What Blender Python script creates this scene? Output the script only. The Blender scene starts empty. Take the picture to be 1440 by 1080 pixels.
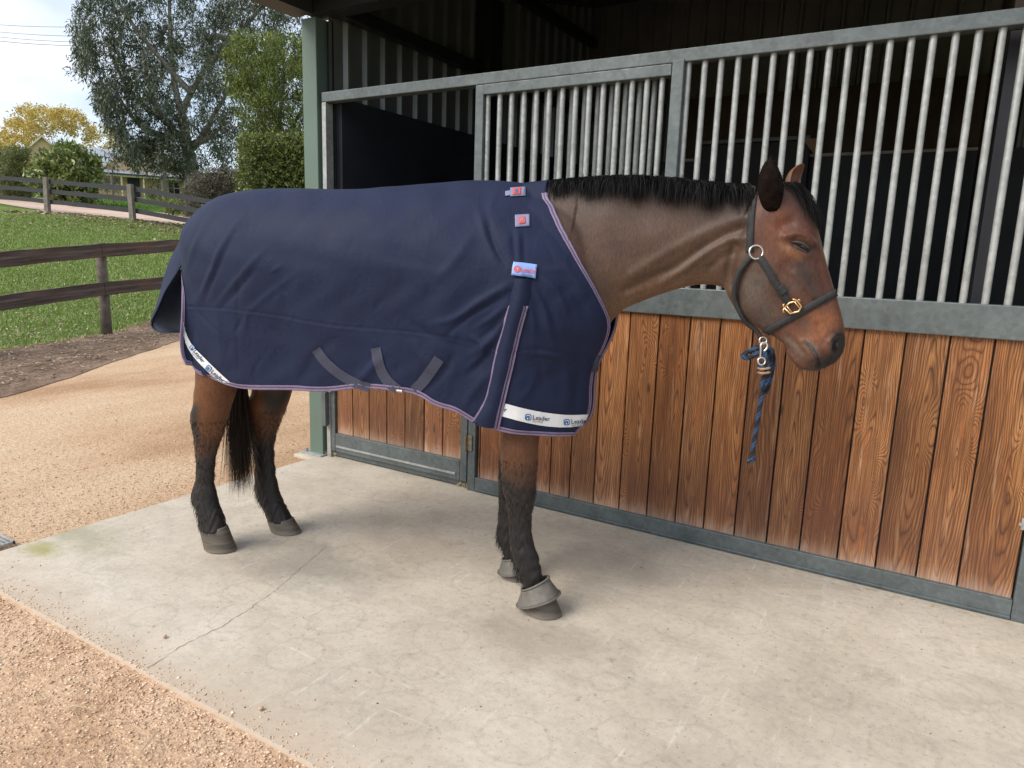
import bpy, bmesh, math, random
import numpy as np
from mathutils import Vector, Matrix
from mathutils.bvhtree import BVHTree
random.seed(7); rng = np.random.default_rng(7)
PI = math.pi
sc = bpy.context.scene
COL = sc.collection

# ------------------------------------------------------------------ camera
F_PX, YAW, PITCH, ROLL = 989.84, .5403, .1834, .0330
CAM = np.array([0.0, -3.2004, 1.3348])
_fw = np.array([-math.sin(YAW)*math.cos(PITCH), math.cos(YAW)*math.cos(PITCH), -math.sin(PITCH)])
_rt = np.array([math.cos(YAW), math.sin(YAW), 0.]); _up = np.cross(_rt, _fw)
R_ = _rt*math.cos(ROLL)+_up*math.sin(ROLL); U_ = -_rt*math.sin(ROLL)+_up*math.cos(ROLL)
cd = bpy.data.cameras.new('camera'); cam = bpy.data.objects.new('camera', cd); COL.objects.link(cam)
cd.sensor_width = 36; cd.lens = F_PX*36/1440; cd.clip_start = .05; cd.clip_end = 2000
M = Matrix.Identity(4)
for i in range(3):
    M[i][0] = R_[i]; M[i][1] = U_[i]; M[i][2] = -_fw[i]; M[i][3] = CAM[i]
cam.matrix_world = M
sc.camera = cam

# ------------------------------------------------------------------ light
SUN_EL, SUN_AZ = math.radians(42), math.radians(-122)      # azimuth of the sun in the XY plane
sv = Vector((math.cos(SUN_EL)*math.cos(SUN_AZ), math.cos(SUN_EL)*math.sin(SUN_AZ), math.sin(SUN_EL)))
sl = bpy.data.lights.new('sun', 'SUN'); sl.energy = 1.0; sl.angle = math.radians(38); sl.color = (1, .93, .83)
so = bpy.data.objects.new('sun', sl); COL.objects.link(so); so.rotation_euler = sv.to_track_quat('Z', 'Y').to_euler()
W = bpy.data.worlds.new("World"); sc.world = W; W.use_nodes = True
nt = W.node_tree; nt.nodes.clear()
sky = nt.nodes.new('ShaderNodeTexSky'); sky.sky_type = 'NISHITA'; sky.sun_disc = False
sky.sun_elevation = SUN_EL; sky.sun_rotation = PI/2-SUN_AZ; sky.air_density = 1.0; sky.dust_density = 1.5
b1 = nt.nodes.new('ShaderNodeBackground'); b1.inputs['Strength'].default_value = .060
b2 = nt.nodes.new('ShaderNodeBackground'); b2.inputs['Color'].default_value = (.80, .87, .97, 1); b2.inputs['Strength'].default_value = .37
tc = nt.nodes.new('ShaderNodeTexCoord'); mp = nt.nodes.new('ShaderNodeMapping'); mp.inputs['Scale'].default_value = (1.2, 1.2, 3.4)
nz = nt.nodes.new('ShaderNodeTexNoise'); nz.inputs['Scale'].default_value = 1.9; nz.inputs['Detail'].default_value = 7; nz.inputs['Roughness'].default_value = .5
cr = nt.nodes.new('ShaderNodeValToRGB'); cr.color_ramp.elements[0].position = .30; cr.color_ramp.elements[0].color = (.45, .45, .45, 1)
cr.color_ramp.elements[1].position = .60; cr.color_ramp.elements[1].color = (1, 1, 1, 1)
ms = nt.nodes.new('ShaderNodeMixShader'); ow = nt.nodes.new('ShaderNodeOutputWorld'); L = nt.links
L.new(tc.outputs['Generated'], mp.inputs['Vector']); L.new(mp.outputs[0], nz.inputs['Vector']); L.new(nz.outputs['Fac'], cr.inputs['Fac'])
n2 = nt.nodes.new('ShaderNodeTexNoise'); n2.inputs['Scale'].default_value = 2.6; n2.inputs['Detail'].default_value = 6; n2.inputs['Roughness'].default_value = .55
r2_ = nt.nodes.new('ShaderNodeValToRGB'); r2_.color_ramp.elements[0].position = .38; r2_.color_ramp.elements[0].color = (.52, .60, .71, 1); r2_.color_ramp.elements[1].position = .66; r2_.color_ramp.elements[1].color = (.88, .92, .98, 1)
L.new(mp.outputs[0], n2.inputs['Vector']); L.new(n2.outputs['Fac'], r2_.inputs['Fac']); L.new(r2_.outputs[0], b2.inputs['Color'])
L.new(sky.outputs[0], b1.inputs['Color']); L.new(cr.outputs[0], ms.inputs['Fac']); L.new(b1.outputs[0], ms.inputs[1]); L.new(b2.outputs[0], ms.inputs[2])
L.new(ms.outputs[0], ow.inputs['Surface'])
sc.view_settings.view_transform = 'Standard'; sc.view_settings.look = 'None'; sc.view_settings.gamma = 1
sc.view_settings.exposure = 1.92
sc.view_settings.use_curve_mapping = False
sc.cycles.use_denoising = True
sc.cycles.max_bounces = 8

# ------------------------------------------------------------------ measuring helpers (real places from lines of sight)
def ray(px):
    return (px[0]-720)/F_PX*R_-(px[1]-540)/F_PX*U_+_fw
def on_axis(px, ax, val):
    d = ray(px); return CAM+d*((val-CAM[ax])/d[ax])
def at_dist(px, D):
    d = ray(px); return CAM+d*D/math.hypot(d[0], d[1])
def proj(P):
    d = np.asarray(P, float)-CAM; z = d@_fw
    return np.stack([720+F_PX*(d@R_)/z, 540-F_PX*(d@U_)/z], -1)
# horse frame: s towards the head, t towards the stable
HO = np.array([-1.2795, -.9105]); HA = math.radians(11.79)
HE = np.array([math.cos(HA), math.sin(HA)]); HN = np.array([-HE[1], HE[0]])
def hh(px, t=0.):
    d = ray(px); o = HO+HN*t
    k = ((o-CAM[:2])@HN)/(d[:2]@HN); P = CAM+d*k
    return np.array([(P[:2]-HO)@HE, P[2]])
def h2w(s, t, z):
    s = np.asarray(s, float); t = np.asarray(t, float); z = np.asarray(z, float)
    return np.stack([HO[0]+HE[0]*s+HN[0]*t, HO[1]+HE[1]*s+HN[1]*t, z+0*s], -1)
def w2h(P):
    P = np.asarray(P, float); d = P[..., :2]-HO
    return np.stack([d@HE, d@HN, P[..., 2]], -1)
GD = np.array([-.86, .51])
def terr(x, y):
    w = (np.asarray(x)*GD[0]+(np.asarray(y)+3.2)*GD[1])
    xs = [-400, 12.3, 14.5, 20, 27, 32, 50, 72, 110, 400]; zs = [0, 0, .22, .98, 1.98, 2.38, 3.65, 5.15, 6.4, 8]
    return np.interp(w, xs, zs)
def ground_at(px, D0=8, D1=120):
    d = ray(px); hd = math.hypot(d[0], d[1])
    for D in np.arange(D0, D1, .1):
        P = CAM+d*D/hd
        if P[2] <= terr(P[0], P[1]): return P
    return at_dist(px, D1)

# ------------------------------------------------------------------ object helpers
def mesh_from(name, V, Fc, mat=None, smooth=False):
    me = bpy.data.meshes.new(name)
    V = np.asarray(V, dtype=np.float32).reshape(-1, 3)
    if isinstance(Fc, np.ndarray) and Fc.ndim == 2:
        n, k = Fc.shape
        me.vertices.add(len(V)); me.vertices.foreach_set('co', V.ravel())
        me.loops.add(n*k); me.loops.foreach_set('vertex_index', Fc.astype(np.int32).ravel())
        me.polygons.add(n); me.polygons.foreach_set('loop_start', np.arange(0, n*k, k, dtype=np.int32))
        me.polygons.foreach_set('loop_total', np.full(n, k, dtype=np.int32)); me.update(calc_edges=True)
    else:
        me.from_pydata([tuple(map(float, v)) for v in V], [], [tuple(map(int, f)) for f in Fc]); me.update()
    if smooth: me.polygons.foreach_set('use_smooth', np.ones(len(me.polygons), dtype=bool))
    if mat: me.materials.append(mat)
    return me
def obj(name, me, parent=None, loc=None, rot=None):
    o = bpy.data.objects.new(name, me); COL.objects.link(o)
    if loc is not None: o.location = loc
    if rot is not None: o.rotation_euler = rot
    if parent is not None: o.parent = parent
    return o
def tag(o, label=None, cat=None, group=None, kind=None):
    if label: o['label'] = label
    if cat: o['category'] = cat
    if group: o['group'] = group
    if kind: o['kind'] = kind
    return o
def thing(name, label, cat, loc=(0, 0, 0), rz=0, group=None):
    o = obj(name, None, None, loc, (0, 0, rz)); o.empty_display_size = .1
    return tag(o, label, cat, group)
class MB:
    def __init__(s): s.V = []; s.F = []
    def add(s, V, Fc):
        b = len(s.V); s.V += [tuple(v) for v in V]; s.F += [tuple(i+b for i in f) for f in Fc]; return s
    def box(s, x0, x1, y0, y1, z0, z1, M=None, bev=0):
        bm = bmesh.new(); bmesh.ops.create_cube(bm, size=1)
        for v in bm.verts: v.co = Vector((x0+(v.co.x+.5)*(x1-x0), y0+(v.co.y+.5)*(y1-y0), z0+(v.co.z+.5)*(z1-z0)))
        if bev: bmesh.ops.bevel(bm, geom=bm.edges[:], offset=bev, segments=2, affect='EDGES', profile=.6)
        bm.verts.index_update()
        V = [(M@v.co if M else v.co)[:] for v in bm.verts]; Fc = [[v.index for v in f.verts] for f in bm.faces]; bm.free()
        return s.add(V, Fc)
    def tube(s, pts, r, n=8, cap=True):
        pts = [Vector(p) for p in pts]; rs = r if hasattr(r, '__len__') else [r]*len(pts)
        ref = None; V = []; Fc = []
        for i, p in enumerate(pts):
            d = (pts[min(i+1, len(pts)-1)]-pts[max(i-1, 0)]).normalized()
            if ref is None:
                ref = d.orthogonal().normalized()
            else:
                ref = (ref-d*ref.dot(d)).normalized()
            b = d.cross(ref)
            for k in range(n):
                a = 2*PI*k/n; V.append((p+(ref*math.cos(a)+b*math.sin(a))*rs[i])[:])
        for i in range(len(pts)-1):
            for k in range(n):
                Fc.append((i*n+k, i*n+(k+1) % n, (i+1)*n+(k+1) % n, (i+1)*n+k))
        if cap:
            Fc.append(tuple(range(n-1, -1, -1))); Fc.append(tuple((len(pts)-1)*n+k for k in range(n)))
        return s.add(V, Fc)
    def mesh(s, name, mat, smooth=False): return mesh_from(name, s.V, s.F, mat, smooth)
    def build(s, name, mat, parent=None, smooth=False): return obj(name, s.mesh(name, mat, smooth), parent)
def resample(P, n):
    P = np.asarray(P, float); d = np.r_[0, np.cumsum(np.linalg.norm(np.diff(P, axis=0), axis=1))]
    q = np.linspace(0, d[-1], n); return np.stack([np.interp(q, d, P[:, k]) for k in range(P.shape[1])], -1)
def smoothline(P, n, it=2):
    P = np.asarray(P, float)
    for _ in range(it):
        Q = [P[0]]
        for a, b in zip(P[:-1], P[1:]): Q += [a*.75+b*.25, a*.25+b*.75]
        Q.append(P[-1]); P = np.array(Q)
    return resample(P, n)
def smoothshade(o):
    o.data.polygons.foreach_set('use_smooth', np.ones(len(o.data.polygons), dtype=bool)); return o

# ------------------------------------------------------------------ materials
class Mat:
    def __init__(s, name, rough=.7, metal=0., spec=.5):
        s.m = bpy.data.materials.new(name); s.m.use_nodes = True; s.t = s.m.node_tree; s.N = s.t.nodes; s.L = s.t.links
        s.b = s.N['Principled BSDF']; s.b.inputs['Roughness'].default_value = rough; s.b.inputs['Metallic'].default_value = metal
        s.b.inputs['Specular IOR Level'].default_value = spec; s._tc = None
    def new(s, t, **kw):
        n = s.N.new(t)
        for k, v in kw.items(): setattr(n, k, v)
        return n
    def co(s, kind='Object'):
        if not s._tc: s._tc = s.new('ShaderNodeTexCoord')
        return s._tc.outputs[kind]
    def pos(s): return s.new('ShaderNodeNewGeometry').outputs['Position']
    def map(s, v, scale=(1, 1, 1), rot=(0, 0, 0), loc=(0, 0, 0)):
        n = s.new('ShaderNodeMapping'); n.inputs['Scale'].default_value = scale; n.inputs['Rotation'].default_value = rot; n.inputs['Location'].default_value = loc
        s.L.new(v, n.inputs['Vector']); return n.outputs[0]
    def noise(s, v, scale, detail=4, rough=.55, out='Fac'):
        n = s.new('ShaderNodeTexNoise'); n.inputs['Scale'].default_value = scale; n.inputs['Detail'].default_value = detail; n.inputs['Roughness'].default_value = rough
        if v is not None: s.L.new(v, n.inputs['Vector'])
        return n.outputs[out]
    def vor(s, v, scale, out='Distance', feature='F1', rnd=1.):
        n = s.new('ShaderNodeTexVoronoi'); n.feature = feature; n.inputs['Scale'].default_value = scale; n.inputs['Randomness'].default_value = rnd
        s.L.new(v, n.inputs['Vector']); return n.outputs[out]
    def ramp(s, f, stops, mode='LINEAR'):
        n = s.new('ShaderNodeValToRGB'); n.color_ramp.interpolation = mode; e = n.color_ramp.elements
        while len(e) < len(stops): e.new(.5)
        for el, (p, c) in zip(e, stops):
            el.position = p
            c = (c, c, c) if isinstance(c, (int, float)) else c
            el.color = (*c[:3], 1)
        s.L.new(f, n.inputs['Fac']); return n.outputs[0]
    def mix(s, f, a, b, mode='MIX'):
        n = s.new('ShaderNodeMix'); n.data_type = 'RGBA'; n.blend_type = mode; n.clamp_factor = True
        for sock, v in ((n.inputs[0], f), (n.inputs[6], a), (n.inputs[7], b)):
            if hasattr(v, 'is_linked') or hasattr(v, 'links'): s.L.new(v, sock)
            elif isinstance(v, (int, float)): sock.default_value = v
            else: sock.default_value = (*v[:3], 1)
        return n.outputs[2]
    def math(s, op, a, b=0., c=None):
        n = s.new('ShaderNodeMath', operation=op)
        for i, v in enumerate((a, b) if c is None else (a, b, c)):
            if hasattr(v, 'links'): s.L.new(v, n.inputs[i])
            else: n.inputs[i].default_value = v
        return n.outputs[0]
    def sep(s, v):
        n = s.new('ShaderNodeSeparateXYZ'); s.L.new(v, n.inputs[0]); return n.outputs
    def comb(s, x, y, z):
        n = s.new('ShaderNodeCombineXYZ')
        for i, v in enumerate((x, y, z)):
            if hasattr(v, 'links'): s.L.new(v, n.inputs[i])
            else: n.inputs[i].default_value = v
        return n.outputs[0]
    def color(s, c):
        if hasattr(c, 'links'): s.L.new(c, s.b.inputs['Base Color'])
        else: s.b.inputs['Base Color'].default_value = (*c[:3], 1)
        return s
    def rough(s, c): s.L.new(c, s.b.inputs['Roughness']); return s
    def bump(s, h, strength=.3, dist=.01):
        n = s.new('ShaderNodeBump'); n.inputs['Strength'].default_value = strength; n.inputs['Distance'].default_value = dist
        s.L.new(h, n.inputs['Height'])
        if s.b.inputs['Normal'].is_linked: s.L.new(s.b.inputs['Normal'].links[0].from_socket, n.inputs['Normal'])
        s.L.new(n.outputs[0], s.b.inputs['Normal']); return s
def simple(name, c, rough=.7, metal=0., var=.15, scale=8, bump=0., spec=.5):
    m = Mat(name, rough, metal, spec); n = m.noise(m.co(), scale, 5)
    c = np.array(c); m.color(m.ramp(n, [(.3, tuple(c*(1-var))), (.7, tuple(np.minimum(1, c*(1+var))))]))
    if bump: m.bump(m.noise(m.co(), scale*12, 3), bump, .003)
    return m.m

def leaf_mat(name, stops, rough=.5, trans=.25):
    m = Mat(name, rough); g = m.new('ShaderNodeNewGeometry')
    col = m.ramp(g.outputs['Random Per Island'], stops)
    m.color(col); m.b.inputs['Roughness'].default_value = rough
    tr = m.new('ShaderNodeBsdfTranslucent'); m.L.new(col, tr.inputs['Color'])
    mx = m.new('ShaderNodeMixShader'); mx.inputs[0].default_value = trans
    out = m.N['Material Output']; m.L.new(m.b.outputs[0], mx.inputs[1]); m.L.new(tr.outputs[0], mx.inputs[2]); m.L.new(mx.outputs[0], out.inputs['Surface'])
    return m.m

def mat_steel(name='galvanised_steel', base=(.115, .135, .138), metal=.3, rough=.42):
    m = Mat(name, rough, metal); P = m.pos()
    n = m.noise(P, 9, 6, .6); sp = m.vor(P, 55, 'Color')
    spg = m.new('ShaderNodeRGBToBW'); m.L.new(sp, spg.inputs[0])
    b = np.array(base)
    c = m.ramp(n, [(.3, tuple(b*.8)), (.7, tuple(b*1.2))])
    c = m.mix(.16, c, spg.outputs[0], 'OVERLAY')
    st = m.noise(m.map(P, (3, 3, 26)), 3, 6, .75)                       # white rub marks and oxide
    c = m.mix(m.ramp(st, [(.68, 0), (.76, .6)]), c, (.55, .56, .55))
    m.color(c); m.rough(m.ramp(m.noise(P, 30, 4), [(.3, rough-.1), (.7, rough+.15)])); m.bump(m.noise(P, 120, 3), .12, .002)
    return m.m
M_STEEL = mat_steel()
M_BAR = mat_steel('galvanised_bar', (.36, .37, .36), .35, .40)
M_GREEN = simple('pale_green_paint', (.105, .155, .127), .45, 0, .08, 3)
def mat_wood():
    m = Mat('plank_wood', .52, 0, .35); co = m.co(); oi = m.new('ShaderNodeObjectInfo'); r = oi.outputs['Random']
    r2 = m.math('FRACT', m.math('MULTIPLY', r, 13.7)); r3 = m.math('FRACT', m.math('MULTIPLY', r, 41.3)); r4 = m.math('FRACT', m.math('MULTIPLY', r, 97.1))
    X, Y, Z = m.sep(co)
    off = m.comb(m.math('MULTIPLY', r, 37), m.math('MULTIPLY', r2, 19), m.math('MULTIPLY', r3, 23))
    va = m.new('ShaderNodeVectorMath', operation='ADD'); m.L.new(co, va.inputs[0]); m.L.new(off, va.inputs[1]); cw = va.outputs[0]
    wob = m.noise(m.map(cw, (5, 5, 1.6)), 1.0, 3, .5)
    wob2 = m.noise(m.map(cw, (22, 22, 3.5)), 1.0, 3, .5)
    # a board cut from a log: distance from a tilted, wandering pith axis
    px = m.math('ADD', X, m.math('MULTIPLY', m.math('SUBTRACT', wob, .5), .10)); px = m.math('ADD', px, m.math('MULTIPLY', m.math('SUBTRACT', r3, .5), .16))
    zc = m.math('SUBTRACT', Z, m.math('ADD', m.math('MULTIPLY', r4, .9), .1))
    py = m.math('ADD', m.math('MULTIPLY', zc, .065), m.math('MULTIPLY', m.math('SUBTRACT', wob2, .5), .014))
    py = m.math('ADD', py, m.math('MULTIPLY', m.math('SUBTRACT', r2, .35), .05))
    # knots: the rings swell round them
    kz = m.vor(m.map(cw, (7.0, .01, 2.1)), 1.0, 'Distance'); kn = m.math('MULTIPLY', m.math('POWER', m.math('MAXIMUM', m.math('SUBTRACT', .42, kz), 0.), 2.), .9)
    d = m.math('SQRT', m.math('ADD', m.math('MULTIPLY', px, px), m.math('MULTIPLY', py, py)))
    d = m.math('ADD', d, kn)
    ringf = m.math('FRACT', m.math('MULTIPLY', d, 125.))
    ring = m.ramp(ringf, [(0, .08), (.14, .7), (.55, 1.), (.84, .55), (1, .05)])
    fine = m.noise(m.map(cw, (260, 60, 5)), 1, 3, .6)
    tone = m.noise(m.map(cw, (9, 1, 1.1)), 1, 4, .6)
    base = m.ramp(tone, [(.28, (.19, .062, .018)), (.5, (.40, .15, .042)), (.72, (.62, .29, .10))])
    base = m.mix(m.math('MULTIPLY', r3, .45), base, (.60, .33, .155)); base = m.mix(m.math('MULTIPLY', r2, .45), base, (.13, .045, .018))
    c = m.mix(m.math('SUBTRACT', 1., ring), base, (.075, .026, .010))
    c = m.mix(.72, c, m.mix(m.ramp(fine, [(.38, 0), (.60, 1)]), (.085, .028, .010), c))
    hk = m.ramp(kz, [(.03, 1), (.075, 0)]); c = m.mix(m.math('MULTIPLY', hk, .85), c, (.05, .017, .008))
    # splash-bleached foot, purple-brown above it
    zz = m.math('ADD', Z, m.math('MULTIPLY', m.math('SUBTRACT', m.noise(m.map(cw, (30, 1, 4)), 1, 4), .5), .10))
    c = m.mix(m.ramp(zz, [(.0, .42), (.03, .2), (.07, .04), (.15, 0)]), c, (.55, .44, .37))
    c = m.mix(m.ramp(zz, [(.03, 0), (.12, .45), (.45, 0)]), c, (.12, .05, .036))
    stn = m.noise(m.map(cw, (14, 1, 5)), 1, 5, .7); c = m.mix(m.ramp(stn, [(.60, 0), (.70, .45)]), c, (.36, .115, .03)); wst = m.noise(m.map(cw, (42, 1, 2.2)), 1, 5, .7); c = m.mix(m.ramp(wst, [(.58, 0), (.72, .5)]), c, (.62, .40, .25)); c = m.mix(m.ramp(m.noise(m.map(cw, (7, 1, 2.5)), 1, 4, .6), [(.58, 0), (.74, .55)]), c, (.10, .038, .016))
    br = m.ramp(r4, [(0, .62), (.5, 1.0), (1, 1.35)]); c = m.mix(1., c, br, 'MULTIPLY')
    m.color(c); m.rough(m.ramp(tone, [(.3, .45), (.7, .62)]))
    m.bump(ring, .35, .0015); m.bump(fine, .25, .001)
    return m.m
M_WOOD = mat_wood()
M_RUBBER = simple('black_rubber', (.020, .022, .030), .55, 0, .25, 3, .2)
M_TIN = simple('dark_green_tin', (.14, .15, .142), .38, .35, .2, 2)
M_TINR = simple('roof_tin', (.03, .033, .033), .5, .2, .2, 2)
M_DARKMETAL = simple('dark_girt_steel', (.016, .018, .02), .5, .2, .2, 2)
M_BRASS = simple('brass', (.72, .48, .25), .28, .85, .1, 30)
M_CHROME = simple('nickel', (.62, .60, .56), .25, .9, .1, 30)
M_WEB = simple('black_webbing', (.020, .021, .022), .75, 0, .35, 90, .4)
M_RUST = simple('rusty_hinge', (.20, .16, .11), .7, .3, .4, 60)

# ------------------------------------------------------------------ ground
def sheet(name, A, B, nv, zoff, mat, jit=.0, seed=1, kind='structure'):
    """a ground sheet between two edge polylines (xy), lying zoff above the terrain"""
    A = np.asarray(A, float); B = np.asarray(B, float); n = len(A)
    r = np.random.default_rng(seed)
    ja = np.convolve(r.normal(0, 1, n+8), np.ones(5)/5, 'same')[4:-4]*jit; jb = np.convolve(r.normal(0, 1, n+8), np.ones(5)/5, 'same')[4:-4]*jit
    d = (B-A); d /= np.linalg.norm(d, axis=1)[:, None]+1e-9
    A = A+d*ja[:, None]; B = B+d*jb[:, None]
    V = []
    for j in range(nv):
        P = A+(B-A)*j/(nv-1); V.append(np.c_[P, terr(P[:, 0], P[:, 1])+zoff])
    V = np.concatenate(V); idx = np.arange(n*nv).reshape(nv, n)
    Fc = np.stack([idx[:-1, :-1], idx[:-1, 1:], idx[1:, 1:], idx[1:, :-1]], -1).reshape(-1, 4)
    o = obj(name, mesh_from(name, V, Fc, mat, True)); tag(o, kind=kind)
    # keep the upper side up
    if o.data.polygons[0].normal.z < 0: o.data.flip_normals()
    return o
def mat_sand(name, cols, s=1., big=(.9, .55), fleck=.5, bump=.6):
    m = Mat(name, .9, 0, .2); P = m.pos()
    n = m.noise(m.map(P, (big[0], big[1], 1), (0, 0, .5)), 1.0, 8, .62)
    c = m.ramp(n, [(.32, cols[0]), (.5, cols[1]), (.68, cols[2])])
    g = m.noise(P, 45*s, 6, .75); c = m.mix(m.ramp(g, [(.38, .55), (.52, 0)]), c, tuple(np.array(cols[0])*.55))
    v = m.vor(P, 85*s, 'Distance'); vc = m.vor(P, 85*s, 'Color'); bw = m.new('ShaderNodeRGBToBW'); m.L.new(vc, bw.inputs[0])
    st = m.math('MULTIPLY', m.ramp(v, [(.22, 1), (.38, 0)]), m.ramp(bw.outputs[0], [(.55, 0), (.62, fleck)]))
    c = m.mix(st, c, tuple(np.minimum(1, np.array(cols[2])*1.35)))
    m.color(c); m.bump(m.noise(P, 16*s, 8, .7), bump, .03); m.bump(m.ramp(v, [(0, 1), (.5, 0)]), .5, .006)
    return m.m
M_SAND = mat_sand('sand_drive', [(.36, .21, .115), (.54, .37, .235), (.63, .48, .33)], 1, (.8, .35))
M_GRAVEL = mat_sand('gravel', [(.50, .31, .19), (.64, .43, .28), (.74, .55, .39)], 1, (1.6, 1.2), .9, .9)
M_DIRT = mat_sand('dirt_verge', [(.10, .062, .042), (.20, .135, .095), (.31, .21, .15)], .6, (2.2, 2.2), .7, 1.)
M_FARD = mat_sand('far_drive', [(.46, .33, .26), (.56, .42, .34), (.62, .48, .40)], .6)
mg = Mat('paddock_ground', .95, 0, .15); Pp = mg.pos()
c_ = mg.ramp(mg.noise(Pp, .55, 6, .6), [(.35, (.11, .19, .03)), (.55, (.15, .24, .04)), (.72, (.20, .23, .08))])
c_ = mg.mix(mg.ramp(mg.noise(Pp, 14, 6, .7), [(.4, .4), (.6, 0)]), c_, (.10, .11, .04)); mg.color(c_); mg.bump(mg.noise(Pp, 20, 6, .7), .8, .05); M_PAD = mg.m

xs = np.unique(np.r_[np.linspace(-420, -110, 12), np.linspace(-110, -30, 41), np.linspace(-30, 6, 91), np.linspace(6, 60, 10), np.linspace(60, 420, 6)])
ys = np.unique(np.r_[np.linspace(-60, -8, 8), np.linspace(-8, 30, 96), np.linspace(30, 110, 41), np.linspace(110, 420, 10)])
gx, gy = np.meshgrid(xs, ys); gz = terr(gx, gy)-.03
idx = np.arange(gx.size).reshape(gx.shape)
tag(obj('ground', mesh_from('ground', np.stack([gx, gy, gz], -1).reshape(-1, 3), np.stack([idx[:-1, :-1], idx[:-1, 1:], idx[1:, 1:], idx[1:, :-1]], -1).reshape(-1, 4), M_PAD, True)), kind='structure')

sandv = resample([(-2.6, -14.5), (-6.0, -3.4), (-7.03, -.30), (-8.3, 1.4), (-9.54, 3.15), (-11.2, 5.7), (-14.5, 12)], 90)
grassv = resample([(-6.0, -14.5), (-8.5, -3.6), (-9.68, .60), (-10.5, 2.25), (-11.26, 3.72), (-12.9, 6.6), (-16, 12)], 90)
hedge_e = resample([(6, -14.5), (6, 12)], 90)
sheet('sand_driveway', sandv, np.stack([np.full(90, 6.), np.linspace(-14.5, 12, 90)], -1), 12, -.022, M_SAND, .10, 3)
sheet('dirt_verge', grassv, sandv+(.25, 0), 10, -.016, M_DIRT, .16, 4)
gf = np.stack([np.linspace(-9, 5, 80), np.full(80, -14.)], -1)
gb = np.stack([np.linspace(-4.3, 5, 80), np.full(80, -1.9)], -1)
sheet('gravel_apron', gf, gb, 30, -.010, M_GRAVEL, .0, 5)

# ---- concrete slab
def mat_concrete():
    m = Mat('concrete', .82, 0, .25); P = m.pos()
    big = m.noise(P, 1.3, 7, .6); c = m.ramp(big, [(.32, (.42, .36, .29)), (.5, (.51, .45, .37)), (.68, (.58, .52, .44))])
    mid = m.noise(m.map(P, (1, 1.6, 1), (0, 0, .7)), 5, 7, .68); c = m.mix(m.ramp(mid, [(.36, .22), (.52, 0)]), c, (.26, .24, .20))
    sp = m.noise(P, 28, 5, .7); c = m.mix(m.ramp(sp, [(.30, .55), (.40, 0)]), c, (.15, .135, .115))
    scr = m.noise(m.map(P, (30, 3.5, 1), (0, 0, .9)), 1, 4, .6); c = m.mix(m.ramp(scr, [(.62, 0), (.72, .40)]), c, (.68, .65, .60))
    scr2 = m.noise(m.map(P, (3, 34, 1), (0, 0, .5)), 1, 4, .6); c = m.mix(m.ramp(scr2, [(.64, 0), (.73, .38)]), c, (.68, .65, .60))
    pit = m.vor(P, 95, 'Distance'); pc = m.vor(P, 95, 'Color'); bw = m.new('ShaderNodeRGBToBW'); m.L.new(pc, bw.inputs[0])
    c = m.mix(m.math('MULTIPLY', m.ramp(pit, [(.12, 1), (.26, 0)]), m.ramp(bw.outputs[0], [(.76, 0), (.80, .6)])), c, (.09, .08, .07))
    m3 = m.noise(P, 42, 8, .8); c = m.mix(m.ramp(m3, [(.38, .30), (.50, 0)]), c, (.25, .225, .185)); c = m.mix(m.ramp(m3, [(.56, 0), (.68, .40)]), c, (.64, .60, .54)); m4 = m.noise(P, 8, 8, .7); c = m.mix(m.ramp(m4, [(.40, .16), (.50, 0)]), c, (.28, .25, .21))
    ar = m.vor(m.map(P, (1, 1, 1), (0, 0, .3)), 3.2, 'Distance'); arn = m.math('ADD', ar, m.math('MULTIPLY', m.math('SUBTRACT', m.noise(P, 11, 5, .7), .5), .25))
    c = m.mix(m.ramp(arn, [(.30, 0), (.325, .25), (.35, 0)]), c, (.27, .235, .19))
    X, Y, Z = m.sep(P)
    def spot(x, y, rx, ry, col, k, c):
        dx = m.math('DIVIDE', m.math('SUBTRACT', X, x), rx); dy = m.math('DIVIDE', m.math('SUBTRACT', Y, y), ry)
        d = m.math('SQRT', m.math('ADD', m.math('MULTIPLY', dx, dx), m.math('MULTIPLY', dy, dy)))
        d = m.math('ADD', d, m.math('MULTIPLY', m.math('SUBTRACT', m.noise(P, 7, 5, .65), .5), 1.5))
        return m.mix(m.ramp(d, [(.25, k), (1.0, 0)]), c, col)
    p = on_axis((45, 775), 2, 0); c = spot(p[0]+.02, p[1]+.03, .14, .09, (.27, .25, .06), .75, c)
    p = on_axis((110, 750), 2, 0); c = spot(p[0], p[1], .4, .15, (.24, .23, .13), .5, c)
    p = on_axis((430, 790), 2, 0); c = spot(p[0], p[1], .55, .28, (.20, .19, .165), .6, c)
    p = on_axis((760, 900), 2, 0); c = spot(p[0], p[1], .38, .22, (.25, .205, .165), .55, c)
    p = on_axis((840, 790), 2, 0); c = spot(p[0], p[1], .5, .22, (.26, .23, .195), .4, c)
    # front lip: a trowelled, dust-stained edge
    c = m.mix(m.ramp(m.math('ADD', Y, m.math('MULTIPLY', m.math('SUBTRACT', m.noise(P, 5, 5), .5), .10)), [(0, 0), (.001, 0)]), c, c)
    e = m.math('ADD', m.math('ADD', Y, 2.06), m.math('MULTIPLY', m.math('SUBTRACT', m.noise(P, 4, 6, .65), .5), .22))
    c = m.mix(m.ramp(e, [(0, .75), (.10, .35), (.19, .10), (.26, 0)]), c, (.46, .36, .27))
    m.color(c); m.bump(m.noise(P, 60, 5, .7), .25, .004); m.bump(mid, .2, .01)
    return m.m
M_CONC = mat_concrete()
mb = MB(); mb.box(-3.34, 2.6, -2.06, 4.2, -.14, 0.0, bev=.008)
slab = mb.build('concrete_slab', M_CONC); tag(slab, kind='structure')
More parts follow.
